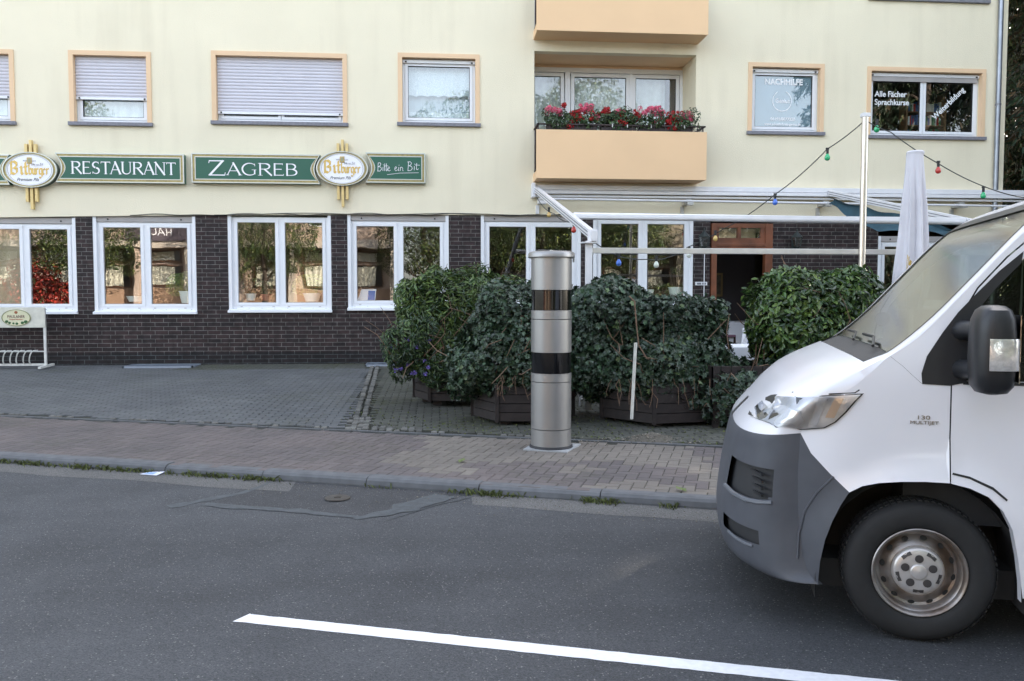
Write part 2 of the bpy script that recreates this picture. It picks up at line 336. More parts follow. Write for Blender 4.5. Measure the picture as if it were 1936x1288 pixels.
# kerb stones
KERB = mat('kerb_stone', (.115, .120, .128), .8, var=.25, vs=9, bump=.35, bs=120)
u = Vector((1, -.371, 0)).normalized(); v = Vector((.371, 1, 0)).normalized()
for i in range(-9, 13):
    b = MB(); o0 = Vector((0, kerbY(0), 0))+u*(i*1.0+.33); prof = [(0, -.02), (0, .06), (.012, .095), (.035, .115), (.07, .122), (.15, .122), (.15, -.02)]
    vs = [o0+u*t+v*p[0]+Vector((0, 0, p[1]+.003*((i*7) % 3-1))) for t in (.004, .996) for p in prof]; m_ = len(prof)
    b.add(vs, [(k, k+m_, k+m_+1, k+1) for k in range(m_-1)]+[tuple(range(m_)), tuple(range(2*m_-1, m_-1, -1))])
    b.build('kerb', KERB, kind='structure')
# pavement of herringbone pavers
def paver(b, c, ax, l, w_, z, zf=None, ch=.006, gap=.004, mi=0):
    ay = Vector((-ax.y, ax.x, 0)); l = l/2-gap/2; w_ = w_/2-gap/2
    lo = [c+ax*i*l+ay*j*w_ for i, j in ((-1, -1), (1, -1), (1, 1), (-1, 1))]; hi = [c+ax*i*(l-ch)+ay*j*(w_-ch) for i, j in ((-1, -1), (1, -1), (1, 1), (-1, 1))]
    f = zf or (lambda x, y: z); dzj = rnd.uniform(-.0015, .0015)
    vs = [(p.x, p.y, f(p.x, p.y)-.03) for p in lo]+[(p.x, p.y, f(p.x, p.y)-.006+dzj) for p in lo]+[(p.x, p.y, f(p.x, p.y)+dzj) for p in hi]
    b.add(vs, [(i, (i+1) % 4, 4+(i+1) % 4, 4+i) for i in range(4)]+[(4+i, 4+(i+1) % 4, 8+(i+1) % 4, 8+i) for i in range(4)]+[(8, 9, 10, 11)], mi)
def pavmat(name, c, c2, isl, moss):
    m = mat(name, c, .82, vs=1.1, col2=c2, isl=isl, bump=.4, bs=150); n = m.node_tree.nodes; L = m.node_tree.links
    tc = n.new('ShaderNodeTexCoord'); ns = n.new('ShaderNodeTexNoise'); ns.inputs['Scale'].default_value = 14; ns.inputs['Detail'].default_value = 8
    L.new(tc.outputs['Object'], ns.inputs['Vector']); n2 = n.new('ShaderNodeTexNoise'); n2.inputs['Scale'].default_value = .8; L.new(tc.outputs['Object'], n2.inputs['Vector'])
    mu = n.new('ShaderNodeMath'); mu.operation = 'MULTIPLY'; L.new(ns.outputs[0], mu.inputs[0]); L.new(n2.outputs[0], mu.inputs[1])
    mr = n.new('ShaderNodeMapRange'); mr.inputs[1].default_value = .29; mr.inputs[2].default_value = .38; mr.inputs[4].default_value = moss; L.new(mu.outputs[0], mr.inputs[0])
    mx = n.new('ShaderNodeMixRGB'); mx.inputs[2].default_value = (.045, .05, .022, 1); p = n['Principled BSDF']; src = p.inputs['Base Color'].links[0].from_socket
    L.new(mr.outputs[0], mx.inputs[0]); L.new(src, mx.inputs[1]); L.new(mx.outputs[0], p.inputs['Base Color']); return m
PAV = pavmat('red_pavers', (.118, .098, .094), (.096, .083, .082), .12, .25)
PAVS = pavmat('sandy_pavers', (.165, .146, .125), (.135, .118, .103), .10, .1)
DRV = pavmat('grey_pavers', (.100, .104, .106), (.078, .082, .086), .13, .3)
DRVM = pavmat('mossy_pavers', (.075, .075, .066), (.052, .055, .042), .2, .85)
O = Vector((0, kerbY(0)+.16, 0)); b = MB(); s = .1
for I in range(-110, 120):
    for J in range(-2, 34):
        r = (I-J) % 4            # herringbone: horizontal pairs at r==0, vertical pairs at r==2
        if r == 0: c = O+u*((I+1)*s)+v*((J+.5)*s); ax = u
        elif r == 2: c = O+u*((I+.5)*s)+v*((J)*s); ax = v
        else: continue
        if c.y < kerbY(c.x)+.09 or c.y > bndY(c.x)-.03 or not -9 < c.x < 9: continue
        sand = .5+.9*noise.noise(Vector((c.x*.9, c.y*1.4, 0)))+min(0, 1.2-abs(c.x-1.2))*.8+(.1 if c.y > 7.6 else -.2)
        paver(b, c, ax, .2, .1, .1185, mi=1 if sand > .3 else 0)
b.build('pavement', [PAV, PAVS], kind='structure')
b = MB()
for i in range(-12, 14):
    x0, x1 = i*1.5, i*1.5+1.5
    b.quad((x0, kerbY(x0)+.14, .112), (x1, kerbY(x1)+.14, .112), (x1, bndY(x1), .114), (x0, bndY(x0), .114))
    b.quad((x0, bndY(x0), .114), (x1, bndY(x1), .114), (x1, 17.2, .294), (x0, 17.2, .294))
b.build('paving_bed', SOIL, kind='structure')
# driveway pavers
b = MB(); cs = lambda y: -.95-.045*(y-9.5)
row = 0; y = 6.8
while y < 16.8:
    x = -10+(row % 2)*.1
    while x < 9.5:
        if y > bndY(x)+.16 and abs(x-cs(y)) > (.17 if y < 11 else .13):
            mossy = x > cs(y)
            paver(b, Vector((x, y, 0)), Vector((1, 0, 0)), .2, .1, 0, dz, gap=.007 if not mossy else .012, mi=1 if mossy or noise.noise(Vector((x*.6, y*.6, 4))) > .9 or (y > 15.9 and x > -5) else 0)
        x += .2
    y += .1; row += 1
b.build('driveway', [DRV, DRVM], kind='structure')
COB = mat('granite_cobble', (.105, .103, .094), .75, isl=.55, bump=.5, bs=60)
b = MB()
def cobble(x, y, s_=.075):
    q = [(x+rnd.uniform(.42, .5)*s_*i, y+rnd.uniform(.42, .5)*s_*j) for i, j in ((-1, -1), (1, -1), (1, 1), (-1, 1))]; z = dz(x, y)
    vs = [(a, c_, z-.02) for a, c_ in q]+[(a, c_, z+.004) for a, c_ in q]+[(x+(a-x)*.7, y+(c_-y)*.7, z+.012) for a, c_ in q]
    b.add(vs, [(i, (i+1) % 4, 4+(i+1) % 4, 4+i) for i in range(4)]+[(4+i, 4+(i+1) % 4, 8+(i+1) % 4, 8+i) for i in range(4)]+[(8, 9, 10, 11)], 0)
y = 9.6
while y < 16.8:
    for k in ((-1.2, -.4, .4, 1.2) if y < 10.4 else (-.6, .6)):
        if rnd.random() < .93: cobble(cs(y)+k*.085+rnd.uniform(-.008, .008), y+rnd.uniform(-.01, .01))
    y += .088
x = -9.5
while x < 1.2:
    if rnd.random() < .5: cobble(x, bndY(x)+.09+rnd.uniform(-.01, .01), .07)
    if x > -1.0 and x < -.2 and rnd.random() < .8: cobble(x, bndY(x)+.18, .075); cobble(x, bndY(x)+.27, .07)
    x += .085
b.build('cobble_strip', COB, kind='structure')
b = MB()
for i in range(-9, 8):
    o0 = Vector((i*1.0, bndY(i*1.0)-.0, 0)); uu = Vector((1, -.345, 0)); vv = Vector((.326, .945, 0))
    vs = [o0+uu*t+vv*p+Vector((0, 0, z)) for t in (.005, .995) for p, z in ((-.025, .1), (-.025, .131), (.025, .134), (.025, .1))]
    b.add(vs, [(0, 4, 5, 1), (1, 5, 6, 2), (2, 6, 7, 3), (0, 1, 2, 3), (7, 6, 5, 4)])
b.build('paving_edge', mat('edging_stone', (.10, .105, .11), .8, var=.3, vs=10), kind='structure')
# the far pavement (behind the camera) with its kerb
b = MB()
for i in range(-16, 16):
    x0, x1 = i*2., i*2.+2; k0, k1 = kerbY(x0)-8.2, kerbY(x1)-8.2
    b.quad((x0, k0-5, .12), (x1, k1-5, .12), (x1, k1, .12), (x0, k0, .12)); b.quad((x0, k0, .12), (x1, k1, .12), (x1, k1, -.02), (x0, k0, -.02))
b.build('far_pavement', GUT, kind='structure')
# weeds along the kerb (uncountable), sand spill
GR = mat('verge_grass', (.085, .105, .03), .8, isl=.5)
b = MB()
for cx, wd, nn in ((-4.6, .5, 90), (-3.9, .5, 110), (-3.35, .35, 60), (-2.95, .5, 130), (-2.05, .45, 120), (-1.6, .3, 90), (-.5, .12, 12), (.42, .35, 150), (1.18, .14, 60), (1.33, .1, 40), (1.75, .1, 30)):
    for _ in range(nn):
        x = cx+rnd.gauss(0, wd*.4); y = kerbY(x)-abs(rnd.gauss(.01, .035)); h = rnd.uniform(.012, .05); a = rnd.uniform(0, 6.28); d = Vector((math.cos(a), math.sin(a), 0)); p = Vector((x, y, rz(x, y)+.003)); q = Vector((-d.y, d.x, 0))*.005
        t = p+d*h*rnd.uniform(.5, 1.5)+Vector((0, 0, h)); m_ = (p+t)/2+Vector((0, 0, h*.3)); b.add([p-q, p+q, m_+q, t, m_-q], [(0, 1, 2, 3, 4)])
b.build('grass', GR, kind='stuff')
b = MB()
for _ in range(900):
    x = rnd.uniform(-1.2, 4.5); y = bndY(x)+rnd.uniform(.02, 1.6) ; z = dz(x, y)
    h = rnd.uniform(.008, .02); a = rnd.uniform(0, 6.28); q = Vector((math.cos(a), math.sin(a), 0))*h; b.add([Vector((x, y, z))+q, Vector((x, y, z))-q*.4+Vector((q.y, -q.x, 0))*.5, Vector((x, y, z+h))], [(0, 1, 2)])
b.build('moss', GR, kind='stuff')
SAND = mat('sand_rubble', (.22, .20, .165), .95, isl=.5, var=.3, vs=30, bump=.6, bs=80)
b = MB(); seg = 22
vs = []
for i in range(9):
    for k in range(seg):
        r = .21*i/8; a = k*2*math.pi/seg; x, y = 2.26+r*math.cos(a)*1.4, 8.66+r*math.sin(a)*.8
        vs.append((x, y, .128+.085*(1-i/8)**1.5+(.012*noise.noise(Vector((x*20, y*20, 0))) if i < 8 else -.01)))
b.add(vs, [(i*seg+k, i*seg+(k+1) % seg, (i+1)*seg+(k+1) % seg, (i+1)*seg+k) for i in range(8) for k in range(seg)], 0, True)
for _ in range(420):
    x, y = 2.26+rnd.gauss(0, .38), 8.66+rnd.gauss(0, .14); s_ = rnd.uniform(.004, .012); z = .13+max(0, .07-.3*math.hypot((x-2.26)/1.4, y-8.66)); b.blob((x, y, z), s_, s_*.8, s_*.6, 5, 3)
b.build('sand_pile', SAND, kind='stuff')
b = MB()
for _ in range(700):
    x = rnd.uniform(-1.6, 3); y = kerbY(x)-abs(rnd.gauss(.15, .25)) if rnd.random() < .5 else bndY(x)+rnd.gauss(0, .3); s_ = rnd.uniform(.002, .007); z = rz(x, y)+.005 if y < kerbY(x) else max(dz(x, y), .126)
    b.blob((x, y, z), s_, s_*.8, s_*.5, 5, 3)
b.build('gravel', SAND, kind='stuff')
# ------------------------------------------------------------------ the building
FY = 16.9
def lint(x): return 3.30-.0011*(x-2.2)**2
BL = thing('apartment_building', 'cream rendered apartment building over a dark brick restaurant front', 'building', (2, FY, 0))
UP = [(-8.898, -8.078-.0, 4.934, 6.36), (-7.074, -5.545, 4.948, 6.376), (-4.405, -1.798, 5.014, 6.434), (-.798, .827, 5.05, 6.484), (6.368, 7.993, 5.0, 6.471), (8.926, 11.539, 4.959, 6.445)]
UP[0] = (-9.6, -8.078, 4.934, 6.36)
LOG = (1.93, 5.266, 3.98, 6.59)
LOW = [(-9.0, -7.045, 1.31), (-6.727, -4.777, 1.306), (-4.161, -2.15, 1.333), (-1.826, .197, 1.371), (.845, 2.9, 1.443), (3.152, 5.258, 1.419), (9.266, 11.3, 1.377)]
DOOR = (5.64, 6.95)
def wallgrid(b, x0, x1, zs0, z1, holes, y, step, rev, zlow=None, mi=0):
    xs = sorted(set([x0, x1]+[h[0] for h in holes]+[h[1] for h in holes]+[x for x in [x0+step*i for i in range(int((x1-x0)/step)+1)]]))
    zs = sorted(set([zs0, z1]+[h[2] for h in holes]+[h[3] for h in holes]))
    fz = lambda x, z: (zlow(x) if zlow and z == zs0 else z)
    for i in range(len(xs)-1):
        for j in range(len(zs)-1):
            cx, cz = (xs[i]+xs[i+1])/2, (zs[j]+zs[j+1])/2
            if any(h[0] < cx < h[1] and h[2] < cz < h[3] for h in holes): continue
            b.quad((xs[i], y, fz(xs[i], zs[j])), (xs[i+1], y, fz(xs[i+1], zs[j])), (xs[i+1], y, fz(xs[i+1], zs[j+1])), (xs[i], y, fz(xs[i], zs[j+1])), mi)
    for h in holes:
        a, c_, d, e_ = h; q = [(a, d), (c_, d), (c_, e_), (a, e_)]
        for k in range(4):
            p, r_ = q[k], q[(k+1) % 4]; b.quad((p[0], y, p[1]), (p[0], y+rev, p[1]), (r_[0], y+rev, r_[1]), (r_[0], y, r_[1]), mi)
b = MB(); XL, XR, ZT = -16., 12.0, 12.3
allup = UP+[(a, c_, d+2.84, e_+2.84) for a, c_, d, e_ in UP]
inn = lambda w_: (w_[0]+.08, w_[1]-.08, w_[2]+.06, w_[3]-.08)
wallgrid(b, XL, XR, 3.3, ZT, [inn(w_) for w_ in allup]+[LOG, (LOG[0], LOG[1], LOG[2]+2.84, LOG[3]+2.84)], FY, 1.0, .2, lint)
b.quad((XR, FY, 3.2), (XR, FY+9, 3.2), (XR, FY+9, ZT), (XR, FY, ZT)); b.quad((XL, FY+9, 3.2), (XL, FY, 3.2), (XL, FY, ZT), (XL, FY+9, ZT)); b.quad((XR, FY+9, 0), (XL, FY+9, 0), (XL, FY+9, ZT), (XR, FY+9, ZT))
xs = [XL+i for i in range(29)]
for i in range(28): b.quad((xs[i], FY, lint(xs[i])), (xs[i], FY+.4, lint(xs[i])), (xs[i+1], FY+.4, lint(xs[i+1])), (xs[i+1], FY, lint(xs[i+1])))
b.build('plaster_wall', PLAST, BL)
b = MB(); holes = [(a, c_, d, 3.16) for a, c_, d in LOW]+[(DOOR[0]-.02, DOOR[1]+.02, .2, 3.16)]
# brick front with openings running up to the lintel
xs = sorted(set([XL, XR]+[h[0] for h in holes]+[h[1] for h in holes]+[XL+i for i in range(28)]))
for i in range(len(xs)-1):
    a, c_ = xs[i], xs[i+1]; cx = (a+c_)/2; h = [h for h in holes if h[0] < cx < h[1]]; top = lint
    if not h: b.quad((a, FY+.03, .1), (c_, FY+.03, .1), (c_, FY+.03, lint(c_)+.02), (a, FY+.03, lint(a)+.02))
    elif h[0][2] > .3: b.quad((a, FY+.03, .1), (c_, FY+.03, .1), (c_, FY+.03, h[0][2]), (a, FY+.03, h[0][2]))
for h in holes:
    for xx in h[:2]: b.quad((xx, FY+.03, h[2]), (xx, FY+.3, h[2]), (xx, FY+.3, 3.33), (xx, FY+.03, 3.33))
b.quad((XR, FY+.03, .1), (XR, FY+9, .1), (XR, FY+9, 3.21), (XR, FY+.03, 3.21))
b.build('brick_wall', BRICK, BL)
MB().box(XL-.3, XR+.3, FY-.35, FY+9.3, ZT, ZT+.25).add([(XL-.3, FY-.35, ZT+.25), (XR+.3, FY-.35, ZT+.25), (XR+.3, FY+4.5, ZT+2.4), (XL-.3, FY+4.5, ZT+2.4), (XL-.3, FY+9.3, ZT+.25), (XR+.3, FY+9.3, ZT+.25)], [(0, 1, 2, 3), (3, 2, 5, 4), (0, 3, 4), (1, 5, 2)]).build('roof', mat('roof_tile', (.10, .04, .03), .8), BL)
# rooms behind the glass
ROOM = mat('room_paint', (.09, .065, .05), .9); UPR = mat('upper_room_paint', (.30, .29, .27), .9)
b = MB()
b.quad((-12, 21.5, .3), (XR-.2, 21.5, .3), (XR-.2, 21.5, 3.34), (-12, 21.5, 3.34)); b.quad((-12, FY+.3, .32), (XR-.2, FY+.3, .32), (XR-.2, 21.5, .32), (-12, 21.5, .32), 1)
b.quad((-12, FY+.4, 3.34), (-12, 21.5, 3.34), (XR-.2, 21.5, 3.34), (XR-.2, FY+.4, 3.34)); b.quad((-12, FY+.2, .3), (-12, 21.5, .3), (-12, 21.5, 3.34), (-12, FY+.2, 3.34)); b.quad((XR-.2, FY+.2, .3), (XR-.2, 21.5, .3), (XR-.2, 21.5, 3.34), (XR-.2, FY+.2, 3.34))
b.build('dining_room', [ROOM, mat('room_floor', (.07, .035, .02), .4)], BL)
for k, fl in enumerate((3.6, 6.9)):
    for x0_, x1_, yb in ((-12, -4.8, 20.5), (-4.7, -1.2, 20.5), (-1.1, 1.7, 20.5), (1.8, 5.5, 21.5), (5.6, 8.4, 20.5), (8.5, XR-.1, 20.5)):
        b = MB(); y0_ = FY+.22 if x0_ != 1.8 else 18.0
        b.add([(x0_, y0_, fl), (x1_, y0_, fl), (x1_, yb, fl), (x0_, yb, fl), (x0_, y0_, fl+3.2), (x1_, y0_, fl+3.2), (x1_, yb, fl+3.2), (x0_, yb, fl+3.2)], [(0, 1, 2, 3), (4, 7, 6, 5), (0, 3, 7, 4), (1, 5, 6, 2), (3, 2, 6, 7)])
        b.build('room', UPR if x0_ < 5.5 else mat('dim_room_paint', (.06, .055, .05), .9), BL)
def shutter(par, x0_, x1_, zt, zb, y, slat=.063):
    b = MB(); z = zt
    while z > zb+.045:
        zz = max(z-slat, zb+.04); h = z-zz
        b.add([(xx, y+dy, z-h*t) for xx in (x0_, x1_) for t, dy in ((0, .006), (.12, 0), (.5, -.006), (.86, 0), (.9, .008), (1, .008))], [(k, k+1, k+7, k+6) for k in range(5)], 0, False); z = zz
    b.build('shutter', SHUT, par)
    MB().box(x0_, x1_, y-.012, y+.0182, zb-.004, zb+.044, bev=.003).box(x0_+.05, x0_+.08, y-.022, y-.012, zb+.005, zb+.035, 1).box(x1_-.08, x1_-.05, y-.022, y-.012, zb+.005, zb+.035, 1).build('shutter_rail', [WHITE, GASKET], par)
def sash(b, x0_, x1_, z0_, z1_, y, fw=.065, fwb=.065):
    for a, c_, d, e_ in ((x0_, x0_+fw, z0_, z1_), (x1_-fw, x1_, z0_, z1_), (x0_+fw, x1_-fw, z1_-fw, z1_), (x0_+fw, x1_-fw, z0_, z0_+fwb)):
        b.box(a, c_, y, y+.05, d, e_, 0, .004)
    g = .008
    for a, c_, d, e_ in ((x0_+fw, x0_+fw+g, z0_+fwb, z1_-fw), (x1_-fw-g, x1_-fw, z0_+fwb, z1_-fw), (x0_+fw+g, x1_-fw-g, z1_-fw-g, z1_-fw), (x0_+fw+g, x1_-fw-g, z0_+fwb, z0_+fwb+g)):
        b.box(a, c_, y+.006, y+.04, d, e_, 1)
    return (x0_+fw, x1_-fw, z0_+fwb, z1_-fw)
def pane(par, r, y, m=None): return MB().box(r[0], r[1], y+.02, y+.028, r[2], r[3]).build('pane', m or GLASS, par)
def curtain(par, x0_, x1_, z0_, z1_, y, m=None, amp=.018, fr=26, scal=0):
    b = MB(); n_ = int((x1_-x0_)*60); vs = []
    for i in range(n_+1):
        x = x0_+(x1_-x0_)*i/n_; yy = y+amp*math.sin(x*fr+1.3*math.sin(x*5)); zb = z0_+(scal*abs(math.sin(x*14)) if scal else 0)
        vs += [(x, yy, zb), (x, yy, z1_)]
    b.add(vs, [(2*i, 2*i+2, 2*i+3, 2*i+1) for i in range(n_)], 0, True); return b.build('curtain', m or CURT, par)
def upper_window(w_, kind, dzz=0):
    a, c_, d, e_ = w_[0], w_[1], w_[2]+dzz, w_[3]+dzz
    b = MB(); bw = .085; A, C_, D, E_ = a+bw, c_-bw, d+.07, e_-bw; y = FY+.13
    # frame fixed in the reveal
    F0 = .045; b.box(A, A+F0, y, y+.07, D, E_, 0, .004); b.box(C_-F0, C_, y, y+.07, D, E_, 0, .004); b.box(A+F0, C_-F0, y, y+.07, D, D+F0+.02, 0, .004); b.box(A+F0, C_-F0, y, y+.07, E_-.07, E_, 0, .004)
    n_ = 2 if c_-a > 2.2 else 1; wx = (C_-A-2*F0)/n_; rs = []
    for k in range(n_):
        x0_ = A+F0+k*wx; rs.append(sash(b, x0_+.004, x0_+wx-.004, D+F0+.024, E_-.074, y-.012, .06, .055))
        for xx in (x0_+.12, x0_+wx-.16): b.box(xx, xx+.04, y-.004, y, D+.02, D+.03, 1)
    o = b.build('window', [WHITE, GASKET], BL)
    for r_ in rs: pane(o, r_, y, GLASSD)
    MB().box(a, a+bw, FY-.022, FY+.1, d+.07, e_-bw).box(c_-bw, c_, FY-.022, FY+.1, d+.07, e_-bw).box(a, c_, FY-.022, FY+.1, e_-bw, e_).build('surround', PEACH, o)
    MB().box(a-.02, c_+.02, FY-.07, FY+.15, d, d+.068, bev=.006).build('sill', SILL, o)
    sh = dict(s1=5.47, s2=5.245, s0=5.46).get(kind)
    if sh: shutter(o, A+.005, C_-.005, E_, sh+dzz, y-.05)
    else:
        MB().box(A, C_, y-.05, y-.02, E_-.055, E_-.02).box(A+.01, C_-.01, y-.06, y-.015, E_-.085, E_-.058, bev=.004).box(A+.05, A+.09, y-.068, y-.06, E_-.08, E_-.05, 1).box(C_-.09, C_-.05, y-.068, y-.06, E_-.08, E_-.05, 1).build('shutter_rail', [WHITE, GASKET], o)
    if kind in ('s1', 's2', 's0'): curtain(o, A+.05, C_-.05, D, E_-.4, y+.16)
    if kind == 'lace':
        LACE = mat('lace', (.80, .84, .88), .9, col2=(.58, .64, .70), vs=60); z1_ = rs[0][3]
        curtain(o, A+.06, C_-.06, z1_-.57, z1_+.02, y+.15, LACE, .006, 30, .03); curtain(o, A+.06, C_-.06, D, z1_-.88, y+.15, LACE, .006, 30)
        curtain(o, A+.06, C_-.06, D, z1_+.02, y+.25, mat('sheer_blue', (.46, .54, .60), .9), .01, 20)
    if kind == 'film':
        MB().box(rs[0][0], rs[0][1], y+.034, y+.037, rs[0][2], rs[0][3]).build('privacy_film', mat('window_film', (.24, .33, .41), .6), o)
    return o, rs, y
ups = {}
for k, (w_, kd) in enumerate(zip(UP, ('s0', 's1', 's2', 'lace', 'film', 'dark'))):
    ups[k] = upper_window(w_, kd); upper_window(w_, 'lace' if kd != 's1' else 's1', 2.84) if k > 0 else None
SG = mat('sign_lettering', (.82, .84, .86), .6)
o, rs, y = ups[4]; r_ = rs[0]; cx = (r_[0]+r_[1])/2
text('lettering', 'NACHHILFE', .165, (cx+.01, y+.0182, r_[3]-.13), SG, o, sx=.93, off=.006, label='white word NACHHILFE at the top of the pane')
b = MB(); b.ring([(cx-.02+.21*math.sin(a), 5.735+.215*math.cos(a)) for a in [R(t) for t in range(25, 340, 9)]], [(cx-.02+.195*math.sin(a), 5.735+.2*math.cos(a)) for a in [R(t) for t in range(25, 340, 9)]], y+.0165, y+.0185); b.f = [f for i, f in enumerate(b.f) if i < len(b.f)-3]; b.m = b.m[:len(b.f)]; b.sm = b.sm[:len(b.f)]
b.build('logo_ring', SG, o)
text('lettering', 'Genius', .13, (cx-.01, y+.0182, 5.735), SG, o, sx=.85, off=.003)
text('lettering', '06192/8077220', .085, (cx, y+.0182, r_[2]+.165), SG, o, off=.003)
text('lettering', 'www.schuelerkreis-genius.de', .072, (cx, y+.0182, r_[2]+.06), SG, o, sx=.92, off=.002)
o, rs, y = ups[5]
text('lettering', 'Alle Fächer', .165, (rs[0][0]+.06, y+.0182, 5.92), SG, o, align='LEFT', off=.003, sx=.93)
text('lettering', 'Sprachkurse', .165, (rs[0][0]+.06, y+.0182, 5.75), SG, o, align='LEFT', off=.003, sx=.93)
text('lettering', 'Weiterbildung', .165, ((rs[1][0]+rs[1][1])/2+.0, y+.0182, 5.755), SG, o, xa=(.72, 0, .69), up=(-.69, 0, .72), off=.003, sx=.95)
MB().box(rs[0][0]-.06, rs[1][1]+.06, y-.045, y-.035, rs[0][3]-.02, rs[0][3]+.10).box(rs[0][0]-.06, rs[1][1]+.06, y-.05, y-.03, rs[0][3]-.05, rs[0][3]-.02).build('shutter', SHUTB, o)
b = MB()
for z in (5.15, 5.45, 5.75): b.box(10.4, 11.3, 17.9, 18.2, z, z+.02)
b.box(10.38, 10.42, 17.9, 18.2, 5.0, 6.2); b.box(11.28, 11.32, 17.9, 18.2, 5, 6.2); b.build('bookshelf', mat('shelf_wood', (.25, .13, .06), .6), BL)
bk = MB()
for z in (5.17, 5.47, 5.77):
    x = 10.45
    while x < 11.2:
        ww = rnd.uniform(.02, .05); bk.box(x, x+ww, 17.95, 18.1, z, z+rnd.uniform(.15, .24), rnd.randrange(4)); x += ww+.003
bk.build('books', [mat('book_red', (.4, .03, .03), .6), mat('book_blue', (.06, .12, .3), .6), mat('book_white', (.7, .7, .68), .6), mat('book_green', (.08, .2, .1), .6)], BL)
# ground-floor windows
GLW = {}
for k, (a, c_, d) in enumerate(LOW):
    y = FY+.09; E_ = lint((a+c_)/2)-.005; b = MB(); gl = .045
    if k == 6: E_ = 2.93
    b.box(a, a+gl+.02, y-.055, y+.06, d+.05, E_-.0, 0, .003); b.box(c_-gl-.02, c_, y-.055, y+.06, d+.05, E_, 0, .003)
    A, C_ = a+gl+.02, c_-gl-.02; D = d+.075
    tb = .115 if k not in (2, 5) else .035
    b.box(A, C_, y, y+.06, D, D+.09, 0, .003)
    b.box(A, A+.045, y, y+.06, D+.09, E_-tb, 0, .003); b.box(C_-.045, C_, y, y+.06, D+.09, E_-tb, 0, .003); b.box(A+.045, C_-.045, y, y+.06, E_-tb-.05, E_-tb, 0, .003)
    mx = (A+C_)/2; rs = []; x0_, x1_ = A+.047, C_-.047
    b.box(mx-.05, mx+.05, y+.002, y+.06, D+.09, E_-tb-.05, 0, .003)
    for p, q in ((x0_, mx-.03), (mx+.03, x1_)): rs.append(sash(b, p, q, D+.07, E_-tb-.04, y-.014, .062, .05))
    for xx in (x0_+.1, mx-.17, mx+.13, x1_-.15): b.box(xx, xx+.045, y-.005, y, D+.035, D+.047, 1)
    o = b.build('window', [WHITE, SHUTB], BL); GLW[k] = (o, rs, y)
    for r_ in rs: pane(o, r_, y)
    s_ = MB().box(a-.01, c_+.01, y-.13, y+.0, d, d+.045, 0, .004); s_.add([(a-.005, y-.12, d+.045), (c_+.005, y-.12, d+.045), (c_+.005, y, d+.08), (a-.005, y, d+.08)], [(0, 1, 2, 3)])
    for i in range(8): xx = a+(c_-a)*(i+.5)/8; s_.box(xx, xx+.008, y-.018, y-.012, d+.083, d+.09, 1)
    s_.build('sill', [WHITE, GASKET], o)
    if tb > .1:
        MB().box(A, C_, y-.03, y+.05, E_-tb+.003, E_, 0, .003).box(A+.2, A+.23, y-.036, y-.03, E_-.08, E_-.05, 1).box(C_-.23, C_-.2, y-.036, y-.03, E_-.08, E_-.05, 1).build('shutter_box', [SHUTB, GASKET], o)
# a few things on the inside window boards
CREAM = mat('cream_drape', (.55, .47, .33), .9)
o, rs, y = GLW[0]; curtain(BL, -9.0, -8.05, 1.4, 3.1, y+.25, CREAM, .03, 16)
